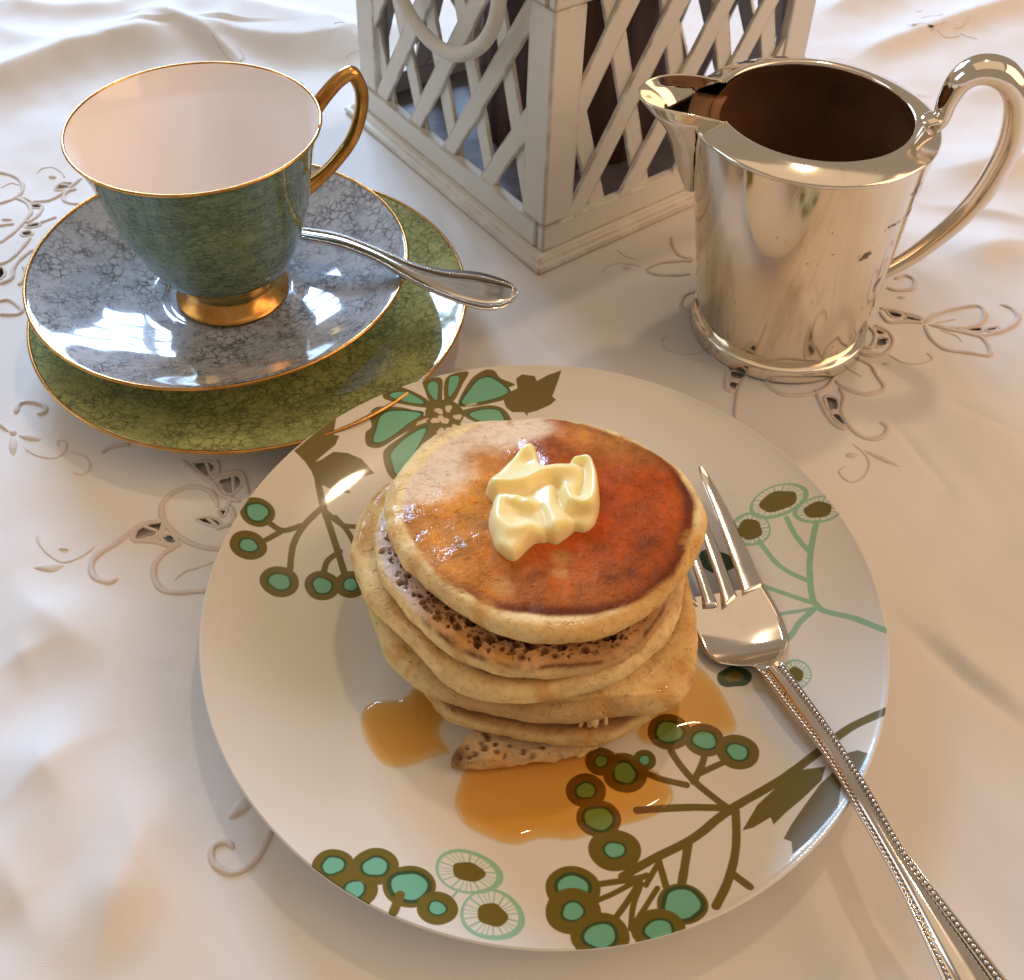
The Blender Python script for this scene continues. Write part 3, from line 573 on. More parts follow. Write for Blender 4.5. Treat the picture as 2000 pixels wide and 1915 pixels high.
china_dish('saucer', SCN, [(0, .0182), (.015, .0182), (.0245, .0182), (.0268, .0200), (.030, .0205), (.036, .0207), (.05, .0238), (.064, .0290), (.0755, .0343), (.0782, .0354)], [(.0788, .0350), (.076, .0330), (.064, .0270), (.05, .0212), (.035, .0165), (.030, .0098), (.0265, .0098), (.025, .0145), (0, .0150)], m_sau,
           'grey blue marbled saucer with worn gold rim, tilted highlights, under the green teacup', 'saucer', .0786, .0353)
CC = np.array([-.1237, .3482]); t = thing('teacup', (*CC, .0186), 'green marbled china teacup with pale pink inside and gold foot on the saucer', 'teacup')
out = catmull(np.array([(.0195, .0262), (.0217, .0295), (.0264, .0352), (.0312, .0430), (.0352, .053), (.0385, .063), (.0408, .075), (.0436, .087), (.0463, .0950), (.0472, .0970)]), 6)
inn = catmull(np.array([(.0470, .0974), (.0460, .0962), (.0425, .0870), (.0397, .075), (.0366, .063), (.0334, .0535), (.0288, .0440), (.0222, .0378), (.012, .0334), (0, .0322)]), 6)
V, F = lathe_vf([tuple(p) for p in np.vstack([out, inn])], CC, 144)
mesh_obj('bowl', V, F, [m_cup, m_pink], t, mi=[0 if f[0] < (len(out)-1)*144 else 1 for f in F])
th = np.linspace(0, 2*np.pi, 161); mesh_obj('gilt_rim', *tube_vf(np.c_[CC[0]+.0472*np.cos(th), CC[1]+.0472*np.sin(th), np.full(161, .0972)], .00065, 8, up=(0, 0, 1)), gold, t)
V, F = lathe_vf([tuple(p) for p in catmull(np.array([(.0192, .0268), (.0193, .0256), (.0203, .0238), (.0222, .0215), (.0238, .0200), (.0241, .0190), (.0235, .0186), (.021, .0190), (.018, .0225), (.010, .0240), (0, .0242)]), 4)], CC, 112)
mesh_obj('foot', V, F, gold, t)
az = math.radians(31); dr = np.array([math.cos(az), math.sin(az)])
hp = [(.0464, .0893), (.051, .0940), (.0585, .0998), (.0640, .1020), (.0664, .0995), (.0682, .0925), (.0666, .0835), (.0622, .0745), (.0560, .0680), (.0480, .0620), (.0375, .0565)]
hp = catmull(np.array(hp), 8); P = np.c_[CC[0]+hp[:, 0]*dr[0], CC[1]+hp[:, 0]*dr[1], hp[:, 1]]
rad = np.interp(np.linspace(0, 1, len(P)), [0, .2, .35, .6, .85, 1], [.0030, .0027, .0029, .0026, .0025, .0031])
side = np.array([-dr[1], dr[0], 0]); mesh_obj('handle', *tube_vf(P, rad, 14, up=side, flat=1.15), gold, t)

# ------------------------------------------------------------------ strips for cutlery
def strip(Lp, Rp, crown, thick, across=11, edge=.0004):
    """a closed metal strip between two 3-D edge lines; crown(u,s) is the height added at u in [-1,1]"""
    Lp = np.asarray(Lp); Rp = np.asarray(Rp); n = len(Lp); u = np.linspace(-1, 1, across); top = []; bot = []
    sdir = np.linspace(0, 1, n)
    for k in range(n):
        p = Lp[k]*(1-u[:, None])/2+Rp[k]*(1+u[:, None])/2
        c = crown(u, sdir[k]); rnd = (1-np.abs(u)**8)
        a = p.copy(); a[:, 2] += c; b = p.copy(); b[:, 2] += c-thick*(.25+.75*rnd)
        top.append(a); bot.append(b)
    V = np.vstack([np.vstack(top), np.vstack(bot)]); o = n*across; F = []
    for k in range(n-1):
        for i in range(across-1):
            a = k*across+i; F.append((a, a+1, a+across+1, a+across)); F.append((o+a, o+a+across, o+a+across+1, o+a+1))
        for i, rev in ((0, False), (across-1, True)):
            a = k*across+i; q = (a, a+across, o+a+across, o+a); F.append(q[::-1] if rev else q)
    for k in (0, n-1):
        for i in range(across-1): a = k*across+i; F.append((a, o+a, o+a+1, a+1))
    return V, F
def beads(P, r, step):
    P = resample(P, step); L_ = []
    bm = bmesh.new(); bmesh.ops.create_icosphere(bm, subdivisions=1, radius=1); bv = np.array([v.co for v in bm.verts]); bf = [tuple(v.index for v in f.verts) for f in bm.faces]; bm.free()
    for p in P: L_.append((bv*r+p, bf))
    return merge(L_)
def lines(Lpx, Rpx, z, n):
    a = catmull(U(Lpx, z), 8); b = catmull(U(Rpx, z), 8); k = np.linspace(0, len(a)-1, n)
    f = lambda A: np.c_[[np.interp(k, np.arange(len(A)), A[:, j]) for j in range(3)]].T
    return f(a), f(b)
# fork
t = thing('table_fork', tuple(U(r5([(430, 775)]), .0125)[0]), 'silver fork with beaded handle leaning across the right side of the dinner plate', 'fork')
hl = r5([(150, 560), (163, 610), (186, 675), (202, 708), (222, 748), (268, 782), (330, 793), (385, 795), (412, 815)]); hr = r5([(425, 515), (460, 572), (490, 632), (507, 685), (509, 712), (498, 738), (484, 755), (480, 775), (492, 795)])
hz = np.array([.0140, .0124, .0110, .0106, .0105, .0110, .0120, .0132, .0140])
a, b = lines(hl, hr, hz, 40)
fork_head = mesh_obj('head', *strip(a, b, lambda u, s: -(.0016*math.sin(min(1, s*1.15)*math.pi)**1.2)*(1-u*u)+.0004*s*(1-u*u), .0017, 15), steel, t)
tz = np.array([.0138, .0148, .0165, .0185, .0215])
for (rl, rr_, tip) in (((150, 560), (200, 585), (15, 185)), ((222, 586), (268, 584), (78, 155)), ((290, 586), (334, 553), (141, 126)), ((354, 545), (425, 515), (207, 108))):
    rl, rr_, tip = map(np.array, (rl, rr_, tip)); rl = rl+(1, 5); rr_ = rr_+(1, 4)
    s = np.array([0, .3, .6, .88, 1.0])[:, None]; wdt = np.array([1, .80, .62, .40, .16])[:, None]
    mid = (rl+rr_)/2*(1-s)+tip*s; half = (rr_-rl)/2*wdt
    bend = np.sin(s*np.pi)*np.array([[6, -3]])
    a, b = lines(r5((mid-half+bend).tolist()), r5((mid+half+bend).tolist()), tz, 26)
    mesh_obj('tine', *strip(a, b, lambda u, s: .0003*(1-u*u), .0016, 7), steel, t)
hl = r5([(405, 812), (450, 868), (520, 960), (600, 1060), (660, 1150), (740, 1290), (850, 1480), (940, 1660), (1040, 1877), (1095, 2010), (1150, 2090)]); hr = r5([(488, 785), (512, 815), (562, 882), (640, 990), (720, 1110), (800, 1240), (912, 1430), (1050, 1610), (1260, 1877), (1330, 1985), (1300, 2080)])
hz = np.array([.0138, .0152, .0170, .0189, .0204, .0228, .0250, .0268, .0285, .0295, .030])
a, b = lines(hl, hr, hz, 120)
def hcrown(u, s): return .0006*(1-u*u)+.0008*np.exp(-((np.abs(u)-.93)/.10)**2)-.0009*np.exp(-((np.abs(u)-.62)/.13)**2)+.0006*np.exp(-(u/.35)**2)
mesh_obj('handle', *strip(a, b, hcrown, .0022, 33), steel, t)
oxid = new_mat('oxidised_groove', (.20, .165, .13), .4, .9)
LB = []; LG = []
for u in (-.78, .78):
    P = a*(1-u)/2+b*(1+u)/2; P[:, 2] += hcrown(np.array([u]), 0)[0]+.0001; LB.append(beads(P[4:-6], .00074, .00150))
    g_ = [a*(1-q)/2+b*(1+q)/2+(0, 0, hcrown(np.array([q]), 0)[0]+.00012) for q in (u-.11, u+.11)]; LG.append(strip(g_[0][3:-4], g_[1][3:-4], lambda q, w: 0*q, .0001, 3))
mesh_obj('border_groove', *merge(LG), oxid, t)
mesh_obj('beaded_border', *merge(LB), steel, t)
# teaspoon
t = thing('teaspoon', tuple(U(r2([(480, 1270)]), .037)[0]), 'silver teaspoon with beaded handle resting on the saucer beside the teacup', 'spoon')
su = r2([(-110, 1085), (0, 1096), (150, 1122), (300, 1176), (420, 1226), (520, 1262), (650, 1290), (800, 1302), (900, 1326), (970, 1356), (1005, 1392)]); sl_ = r2([(-110, 1125), (0, 1150), (170, 1188), (330, 1252), (450, 1322), (560, 1382), (700, 1444), (820, 1482), (900, 1484), (965, 1460), (1008, 1412)])
sz = np.array([.0325, .0342, .0364, .0384, .0394, .0399, .0402, .0402, .0400, .0397, .0394])
a, b = lines(sl_, su, sz, 100)
def scrown(u, s): return .0005*(1-u*u)+.0006*np.exp(-((np.abs(u)-.93)/.10)**2)-.0007*np.exp(-((np.abs(u)-.66)/.13)**2)+(.0004-.0006*smooth(.45, .7, s))*np.exp(-(u/.4)**2)
mesh_obj('handle', *strip(a, b, scrown, .0018, 29), steel, t)
loop = [a[k]*(1-u)/2+b[k]*(1+u)/2+(0, 0, .0002) for u, ks in ((-.76, range(2, 93)), (.76, range(92, 1, -1))) for k in ks]
LG = []
for u in (-.76, .76):
    g_ = [a*(1-q)/2+b*(1+q)/2+(0, 0, scrown(np.array([q]), .5)[0]+.00022) for q in (u-.15, u+.15)]; LG.append(strip(g_[0][2:94], g_[1][2:94], lambda q, w: 0*q, .0001, 3))
mesh_obj('border_groove', *merge(LG), oxid, t)
mesh_obj('beaded_border', *beads(np.array(loop), .00055, .00125), steel, t)
dirv = (a[0]+b[0])/2-(a[40]+b[40])/2; dirv /= np.linalg.norm(dirv); e0 = (a[0]+b[0])/2; sd = np.cross(dirv, (0, 0, 1)); sd /= np.linalg.norm(sd)
ss = np.linspace(0, 1, 26); cen = e0+dirv*(ss*.062)[:, None]; cen[:, 2] = np.interp(ss, [0, .25, .5, 1], [e0[2], .0285, .0270, .0290]); hw = np.interp(ss, [0, .25, .4, .6, .8, .93, 1], [.0024, .0026, .007, .0108, .0105, .006, .001])
mesh_obj('bowl', *strip(cen-sd*hw[:, None], cen+sd*hw[:, None], lambda u, s: -.004*math.sin(max(0, s-.22)/.78*math.pi)*(1-u*u), .001, 13), steel, t)

# ------------------------------------------------------------------ silver cream jug
JT = np.array([.110, .3587]); JB = np.array([.118, .3587]); zr_, zb = .1020, .0075
t = thing('cream_jug', (*JB, 0), 'tarnished silver cream jug with a wide spout and looped handle', 'jug')
def jc(z): f = np.clip((z-zb)/(zr_-zb), 0, 1); return JB*(1-f)+JT*f
def jr(z): return np.interp(z, [zb, .015, .04, .07, .095, zr_], [.0365, .0378, .0402, .0432, .0458, .0465])
zz = np.r_[np.linspace(.0085, .1008, 24)]
prof = [(.030, .0070)]+[(.0362, .0075)]+[(jr(z), z) for z in zz]; cen = [jc(.0075)]*2+[jc(z) for z in zz]
V, F = lathe_vf(prof, None, 160, cen); 
def gap(F, V, lim, zmin):
    keep = []
    for f in F:
        p = V[list(f)].mean(0); a_ = abs((math.atan2(p[1]-JT[1], p[0]-JT[0])-math.radians(175)+math.pi) % (2*math.pi)-math.pi)
        if p[2] < zmin or a_*math.hypot(p[0]-JT[0], p[1]-JT[1]) > lim*min(1, .35+(p[2]-.075)/.035): keep.append(f)
    return keep
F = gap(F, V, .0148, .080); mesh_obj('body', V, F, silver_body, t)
def onbody(px):
    v = np.array([(px[0]-W/2)/FOC, (px[1]-H/2)/FOC, 1])@RC
    for tt_ in np.linspace(.2, .6, 1600):
        p = v*tt_+np.array([0, 0, CAMH])
        if p[2] < .101 and np.hypot(*(p[:2]-jc(p[2]))) < jr(p[2]): return tuple(p)
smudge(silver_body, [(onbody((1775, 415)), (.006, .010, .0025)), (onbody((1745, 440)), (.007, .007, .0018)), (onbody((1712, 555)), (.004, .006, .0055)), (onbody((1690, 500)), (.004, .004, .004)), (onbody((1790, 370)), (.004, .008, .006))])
rimp = [(.0466, .1006), (.0472, .1013), (.0472, .1021), (.0464, .1026), (.0440, .1036), (.0405, .1049), (.0380, .1056), (.0368, .1056), (.0363, .1050), (.0362, .1040)]
V, F = lathe_vf(rimp, JT, 160); F = gap(F, V, .0150, .08); mesh_obj('rim', V, F, silver, t)
V, F = lathe_vf([(.0362, .1040), (.0385, .100), (.0425, .094), (.0420, .084), (.0405, .06), (.037, .02), (.034, .012), (.02, .0105), (0, .0105)], None, 128, [JT, JT, jc(.094), jc(.084), jc(.06), jc(.02), jc(.012), JB, JB]); F = gap(F, V, .0130, .0975); mesh_obj('lining', V, F, silver_in, t)
V, F = lathe_vf([(.0355, .0086), (.0366, .0078), (.0384, .0076), (.0391, .0070), (.0393, .0060), (.0394, .0016), (.0390, .0006), (.036, .0006), (.034, .002), (.033, .006)], JB, 160); mesh_obj('foot_ring', V, F, silver, t)
# spout: rows from the keel's root up to the broad rounded lip
sa = math.radians(175); sdv = np.array([math.cos(sa), math.sin(sa)]); spv = np.array([-sdv[1], sdv[0]])
keel = catmull(np.array([(.0425, .0660), (.0473, .0755), (.0501, .0831), (.0529, .0906), (.0573, .0977), (.0632, .1036), (.0668, .1070)]), 6)
nk = len(keel); rows = []; NU = 33
for k in range(nk):
    f = k/(nk-1); row = []
    hwid = np.interp(f, [0, .3, .6, .85, 1], [.0006, .0065, .0115, .0150, .0155])
    bulge = np.interp(f, [0, .4, .8, 1], [0, .15, .55, .80])      # how round the section is
    rt = np.interp(f, [0, .82, 1], [0, 0, 1]); zroot = np.interp(f, [0, .82, 1], [.066, .1015, .1056]); rbase = jr(min(zroot, zr_))*(1-rt)+.0368*rt
    c0 = jc(min(zroot, .102))
    for u in np.linspace(-1, 1, NU):
        an = u*math.pi/2; s_ = math.cos(an)**(1.0-.35*bulge); side = math.sin(an)
        w = hwid*np.sign(u)*min(1, abs(side))**(1-.25*bulge)
        root = np.array(c0)+sdv*math.sqrt(max(rbase**2-hwid**2, 0)); tip = JT+sdv*keel[k][0]
        lenv = (tip-root)@sdv; p2 = root+sdv*lenv*s_+spv*w
        rise = rt*.0014*4*s_*(1-s_)        # the lip rises into two shoulders before the tip
        row.append((*p2, zroot*(1-s_)+keel[k][1]*s_+rise))
    rows.append(row)
V = np.array(rows).reshape(-1, 3); F = [(k*NU+i, k*NU+i+1, (k+1)*NU+i+1, (k+1)*NU+i) for k in range(nk-1) for i in range(NU-1)]
sp_ = mesh_obj('spout', V, F, [silver], t); md = sp_.modifiers.new('thickness', 'SOLIDIFY'); md.thickness = .0009; md.offset = 0; md = sp_.modifiers.new('smooth', 'SUBSURF'); md.levels = 1; md.render_levels = 1
tv_ = []; tf_ = []
for k, (r_, z_) in enumerate(((.0350, .0990), (.0400, .0992), (.0470, .1000))):
    for w in np.linspace(-.0150, .0150, 15): p = JT+sdv*math.sqrt(r_*r_-w*w)+spv*w; tv_.append((p[0], p[1], z_-.0012*(1-(w/.015)**2)))
tf_ = [(k*15+i, k*15+i+1, (k+1)*15+i+1, (k+1)*15+i) for k in range(2) for i in range(14)]
th_o = mesh_obj('spout_throat', tv_, tf_, silver_in, t); md = th_o.modifiers.new('thickness', 'SOLIDIFY'); md.thickness = .0008
ha = math.radians(-5); hd = np.array([math.cos(ha), math.sin(ha)])
hp = [(.0425, .1010), (.0462, .1045), (.0464, .1131), (.0483, .1207), (.0538, .1246), (.0620, .1233), (.0690, .1170), (.0729, .1080), (.0747, .0973), (.0742, .0863), (.0718, .0739), (.0672, .0627), (.0620, .0537), (.0550, .0437), (.0480, .0365), (.0440, .0330)]
hp = catmull(np.array(hp), 6); P = np.c_[JT[0]+hp[:, 0]*hd[0], JT[1]+hp[:, 0]*hd[1], hp[:, 1]]
q = np.linspace(0, 1, len(P)); rad = np.interp(q, [0, .08, .2, .33, .45, .6, .8, 1], [.0032, .0042, .0060, .0070, .0064, .0058, .0046, .0036])
hs = np.array([-hd[1], hd[0], 0]); hv, hf = tube_vf(P, rad*.78, 20, up=hs, flat=1/.78)
mesh_obj('handle', hv, hf, silver, t)
q = np.linspace(0, 1, 14); lp = np.c_[JT[0]+hd[0]*(.0380+.0095*q), JT[1]+hd[1]*(.0380+.0095*q), .1046-.0010*q+.0022*np.sin(q*2.2)]
lp[:, 1] -= .004*(1-q)
mesh_obj('handle_leaf', *tube_vf(lp, np.interp(q, [0, .15, .5, 1], [.0006, .0034, .0042, .0030]), 12, up=(0, 0, 1), flat=.4), silver, t)

# ------------------------------------------------------------------ lantern
LC = np.array([.0108, .3993]); la = .6562; S = .1675; TP = .0245
lu = np.array([-math.sin(la), math.cos(la)]); lv = np.array([math.cos(la), math.sin(la)])
lant = thing('lantern', (*(LC+(lu+lv)*S/2), 0), 'white painted wooden lattice lantern with a hanging loop handle behind the cup', 'lantern')
mid = LC+(lu+lv)*S/2
FACES = []   # origin, along, inward
for o_, al, inw in ((LC, lu, lv), (LC+lu*S, lv, -lu), (LC+lu*S+lv*S, -lu, -lv), (LC+lv*S, -lv, lu)): FACES.append((np.array(o_), np.array(al), np.array(inw)))
def fp(face, d, z, off):
    """point on a face: d along, z up, off outwards"""
    o_, al, inw = face; p = o_+al*d+inw*(TP*z-off); return (p[0], p[1], z)
def slab(face, poly, o0, o1):
    n = len(poly); V = [fp(face, d, z, o0) for d, z in poly]+[fp(face, d, z, o1) for d, z in poly]
    return V, [tuple(range(n)), tuple(range(2*n-1, n-1, -1))]+[(i, n+i, n+(i+1) % n, (i+1) % n) for i in range(n)]
def clip(poly, lo, hi, ax):
    for v, sgn in ((lo, 1), (hi, -1)):
        o_ = []
        for i in range(len(poly)):
            a, b = poly[i], poly[(i+1) % len(poly)]; fa, fb = sgn*(a[ax]-v), sgn*(b[ax]-v)
            if fa >= 0: o_.append(a)
            if fa*fb < 0: s = fa/(fa-fb); o_.append((a[0]+(b[0]-a[0])*s, a[1]+(b[1]-a[1])*s))
        poly = o_
        if not poly: return poly
    return poly
def board(name, V, F, mat=paint, bev=.0007):
    o = mesh_obj(name, V, F, mat, lant, sm=False); fix_normals(o)
    if bev: md = o.modifiers.new('edge', 'BEVEL'); md.width = bev; md.segments = 2; md.limit_method = 'ANGLE'
    return o
# moulded base
bp = []
for off, z in ((-.004, 0), (.0065, 0), (.0075, .0012), (.0070, .0030), (.0045, .0038), (.0042, .0048), (.0030, .0058), (-.004, .0060)):
    bp.append([(*(mid+(a*lu+b*lv)*(S/2+off)), z) for a, b in ((-1, -1), (1, -1), (1, 1), (-1, 1))])
V = np.array(bp).reshape(-1, 3); n = len(bp); F = [(k*4+i, k*4+(i+1) % 4, ((k+1) % n)*4+(i+1) % 4, ((k+1) % n)*4+i) for k in range(n) for i in range(4)]
board('base_moulding', V, F, bev=.0004)
q = [(*(mid+(a*lu+b*lv)*(S/2-.004)), z) for z in (.0045, .0085) for a, b in ((-1, -1), (1, -1), (1, 1), (-1, 1))]
board('floor_board', q, [(0, 3, 2, 1), (4, 5, 6, 7)]+[(i, (i+1) % 4, 4+(i+1) % 4, 4+i) for i in range(4)], floorm, 0)
ZT = .137
for k in range(4):   # L-shaped corner posts, with bottom and top rails between
    c = (mid+(lu*(-1 if k in (0, 3) else 1)+lv*(-1 if k in (0, 1) else 1))*S/2)
    ex = lu*(1 if k in (0, 3) else -1); ey = lv*(1 if k in (0, 1) else -1)
    sec = [(0, 0), (.0172, 0), (.0172, .005), (.005, .005), (.005, .0172), (0, .0172)]
    V = [(*(c+ex*(a+TP*z)+ey*(b+TP*z)), z) for z in (.0195, .118) for a, b in sec]; n = 6
    board('corner_post', V, [tuple(range(n)), tuple(range(2*n-1, n-1, -1))]+[(i, (i+1) % n, n+(i+1) % n, n+i) for i in range(n)], bev=.0012)
for fc in FACES:
    for z0, z1, nm in ((.006, .0194, 'bottom_rail'), (.1181, ZT, 'top_rail')):
        V, F = slab(fc, [(.0052+TP*z0, z0), (S-TP*z0, z0), (S-TP*z1, z1), (.0052+TP*z1, z1)], .0006 if fc is FACES[0] or fc is FACES[2] else .0003, -.0046)
        board(nm, V, F, bev=.0007)
q = [(*(mid+(a*lu+b*lv)*(S/2+off)), z) for z, off in ((ZT, .004), (ZT+.008, .006)) for a, b in ((-1, -1), (1, -1), (1, 1), (-1, 1))]
board('added_shade_board', q, [(0, 3, 2, 1), (4, 5, 6, 7)]+[(i, (i+1) % 4, 4+(i+1) % 4, 4+i) for i in range(4)])  # unseen board added on top to keep the lantern's inside dark
def slats(fc, starts, width, slope, zref, o0, o1):
    for d0 in starts:
        dj = random.uniform(-.0008, .0008); z0, z1 = .015, .122
        poly = [(d0+dj+(z0-zref)*slope, z0), (d0+dj+width+(z0-zref)*slope, z0), (d0+dj+width+(z1-zref)*slope, z1), (d0+dj+(z1-zref)*slope, z1)]
        poly = clip(clip(poly, .0155, S-.0155, 0), .0185, .1188, 1)
        if len(poly) >= 3 and abs(sum(poly[i][0]*poly[(i+1) % len(poly)][1]-poly[(i+1) % len(poly)][0]*poly[i][1] for i in range(len(poly)))) > 6e-5:
            V, F = slab(fc, poly, o0, o1); board('slat', V, F, bev=.0004)
LF = [.0425+.0325*k for k in range(-1, 6)]
slats(FACES[0], LF, .0112, -.66, .0197, -.0008, -.0028); slats(FACES[0], [.022+.0311*k-.0 for k in range(-1, 6)], .0102, .36, .050, -.0030, -.0050)
slats(FACES[3], [S-.0138-.0128-.0345*k for k in range(-2, 5)], .0125, -.62, .0200, -.0008, -.0028); slats(FACES[3], [S-.0429-.0096-.0297*k+.0297 for k in range(0, 6)], .0098, .30, .075, -.0030, -.0050)
for fc in (FACES[1], FACES[2]):
    slats(fc, [.010+.034*k for k in range(0, 7)], .0115, -.62, .02, -.0008, -.0028); slats(fc, [-.02+.031*k for k in range(0, 6)], .0102, .33, .05, -.0030, -.0050)
hpz = [(.1100, .118), (.1090, .095), (.0995, .0840), (.0880, .0795), (.0760, .0778), (.0640, .0790), (.0520, .0840), (.0400, .0930), (.0320, .1045), (.0285, .118)]
hpz = catmull(np.array([(.110, .130)]+hpz+[(.028, .130)]), 6); fc0 = FACES[0]
mesh_obj('loop_handle', *tube_vf([fp(fc0, d, z, .0085) for d, z in hpz], .0033, 14), paint, lant)
cd = thing('pillar_candle', (*mid, .0086), 'dark brown pillar candle standing inside the white lattice lantern', 'candle')
prof = catmull(np.array([(.046, .0086), (.0485, .0110), (.0485, .05), (.048, .095), (.0470, .1060), (.0430, .1090), (.02, .1060), (.0025, .1050)]), 6)
V, F = lathe_vf([tuple(p) for p in prof], mid, 96); th = np.arctan2(V[:, 1]-mid[1], V[:, 0]-mid[0]); k = 1+.012*np.sin(th*23)+.010*np.sin(th*41+1.3)
V[:, :2] = mid+(V[:, :2]-mid)*k[:, None]; mesh_obj('wax_body', V, F, candlem, cd)
mesh_obj('wick', *tube_vf([(mid[0], mid[1], .104), (mid[0]+.0006, mid[1], .110), (mid[0]+.002, mid[1], .115)], .0010, 6), tablem, cd)

# ------------------------------------------------------------------ pancakes
SX = (.0105, .193)
CREAMY = np.array((.86, .66, .32)); PALE = np.array((.80, .62, .42)); AMBER = np.array((.66, .27, .025)); BROWN = np.array((.40, .075, .004)); DARK = np.array((.12, .020, .003)); TOAST = np.array((.46, .25, .09))
def pancake(name, label, poly, z0, sy, thick, seed, NT=360, sx=0., top=None, pits=(), rough=1., colour=None, nrad=90):
    """poly: the outline read off the photograph, laid on the tilted middle plane of the pancake"""
    P = Uplane(poly, SX, z0, sx, sy)[:, :2]; P = catmull(P, 8, True); c = (P.min(0)+P.max(0))/2
    a = np.arctan2(P[:, 1]-c[1], P[:, 0]-c[0]); r = np.hypot(*(P-c).T); o = np.argsort(a); a, r = a[o], r[o]
    th = np.linspace(-np.pi, np.pi, NT, endpoint=False); R = np.interp(th, np.r_[a-2*np.pi, a, a+2*np.pi], np.r_[r, r, r])
    ker = np.hanning(max(5, NT//40)); ker /= ker.sum(); R = np.convolve(np.r_[R, R, R], ker, 'same')[NT:2*NT]
    R = R*(1+.006*rough*fbm(np.cos(th)*5, np.sin(th)*5, seed, 3))
    h = thick/2; e = h*.95
    tt = np.r_[np.linspace(0, .6, nrad//3, endpoint=False), np.linspace(.6, 1, nrad-nrad//3)]
    rings = []; kind = []
    for t in tt: rings.append(('t', t))
    for q in np.linspace(0, np.pi, 19)[1:-1]: rings.append(('e', q))
    for t in np.linspace(1, .3, 8): rings.append(('b', t))
    V = []; part = []; tv = []
    ct, st = np.cos(th), np.sin(th); hv = h*(1+.34*fbm(ct*1.6+3, st*1.6, seed+5, 2))
    for kd, q in rings:
        if kd == 't': rad = (R-e)*q; z = hv*np.ones(NT)
        elif kd == 'e': rad = R-e+e*np.sin(q)**.85; z = hv*np.cos(q)*np.ones(NT)
        else: rad = (R-e)*q; z = -hv*np.ones(NT)
        V.append(np.c_[c[0]+rad*ct, c[1]+rad*st, z]); part += [{'t': 0, 'e': 1, 'b': 2}[kd]]*NT; tv += [q]*NT
    V = np.vstack(V); part = np.array(part); tv = np.array(tv); rr = np.hypot(V[:, 0]-c[0], V[:, 1]-c[1])
    lx, ly = V[:, 0].copy(), V[:, 1].copy(); ang = np.arctan2(ly-c[1], lx-c[0])
    ed_ = (part == 1)*.0009*rough*fbm(ang*7, np.where(part == 1, tv, 0), seed+12, 4); V[:, 0] += ed_*np.cos(ang); V[:, 1] += ed_*np.sin(ang)
    V[:, 2] += rough*(.0006*fbm(lx*60, ly*60, seed, 3)+.0009*fbm(lx*22, ly*22, seed+2, 2))
    tc = np.tile(CREAMY, (len(V), 1)); gl = np.zeros(len(V))
    es = np.where(part == 1, tv/np.pi, np.where(part == 2, 1., 0.))       # 0 at the top edge, 1 below
    tc = tc*(1+.20*fbm(ang*9, V[:, 2]*300+rr*80, seed+7, 4))[:, None]
    sp_ = np.clip(2.2*fbm(ang*4+seed, V[:, 2]*160+seed, seed+8, 4)-.25, 0, 1)*(part > 0); tc = tc*(1-.55*sp_)[:, None]+np.array((.50, .27, .10))*(.55*sp_)[:, None]
    dr_ = np.zeros(len(V)); rs_ = random.Random(seed*11)
    for _k in range(9):
        a0 = rs_.uniform(-math.pi, math.pi); wd_ = rs_.uniform(.02, .07); lo = rs_.uniform(.4, 1.1); dd_ = (ang-a0+.02*np.sin(es*7)+math.pi) % (2*math.pi)-math.pi
        dr_ = np.maximum(dr_, np.exp(-(dd_/wd_)**4)*np.where(part == 1, 1-smooth(lo-.15, lo, es), np.where(part == 0, smooth(.93, .99, tv), 0)))
    wet = np.clip(2.5*fbm(ang*5+3, V[:, 2]*60, seed+9, 3)-.1, 0, 1)*(part > 0)
    edge = np.where(part == 0, smooth(.90, 1., tv), np.where(part == 1, 1-smooth(.0, .22, es), 0))
    edge2 = np.where(part == 1, smooth(.66, .84, es), 0)
    bn = .5+1.2*fbm(ang*6, rr*0+seed, seed+1, 4)
    edge2 = np.clip(edge2*(.8+1.2*fbm(ang*8, es*0+seed, seed+20, 3)), 0, .95); tc = tc*(1-edge2)[:, None]+np.array((.34, .155, .05))*edge2[:, None]
    face = np.where(part == 0, 1., np.where(part == 1, 1-smooth(.05, .2, es), 0))
    if colour is not None:
        tc, gl = colour(tc, gl, lx, ly, c, R, ang, part, tv, es, edge, bn); gl = np.maximum(np.maximum(gl, .45*wet), dr_*.9); tc = tc*(1-.5*dr_)[:, None]+np.array((.60, .30, .06))*(.5*dr_)[:, None]
    else:
        k = face*.75*np.clip(bn, .3, 1); tc = tc*(1-k)[:, None]+TOAST*k[:, None]
    for (px_, py_, pr, pd) in pits:
        d = np.hypot(lx-px_, ly-py_); w_ = (d < pr*1.5) & (part < 2)
        if not w_.any(): continue
        f = 1-smooth(pr*.55, pr, d[w_]); V[w_, 2] -= pd*f; rimf = np.exp(-((d[w_]-pr*1.05)/(pr*.25))**2)
        V[w_, 2] += pd*.12*rimf
        tc[w_] = tc[w_]*(1-.62*f)[:, None]+np.array((.13, .05, .018))*(.62*f)[:, None]
    V[:, 2] += z0+sx*(lx-SX[0])+sy*(ly-SX[1])
    nr = len(rings); F = [(k*NT+i, k*NT+(i+1) % NT, (k+1)*NT+(i+1) % NT, (k+1)*NT+i) for k in range(nr-1) for i in range(NT)]
    F.append(tuple((nr-1)*NT+i for i in range(NT)))
    ob = mesh_obj(name, V, F, foodm); fix_normals(ob) if False else None
    at = ob.data.color_attributes.new('tint', 'FLOAT_COLOR', 'POINT'); at.data.foreach_set('color', np.c_[np.clip(tc, .002, 1), np.ones(len(V))].astype(np.float32).ravel())
    ga = ob.data.attributes.new('gloss', 'FLOAT', 'POINT'); ga.data.foreach_set('value', np.clip(gl, 0, 1).astype(np.float32))
    tag(ob, label, 'pancake', 'pancakes in the stack'); return ob
zA = .0558; sA = -.165
def atA(px): return Uplane(r4(px), SX, zA+.0045, 0, sA)[:, :2]
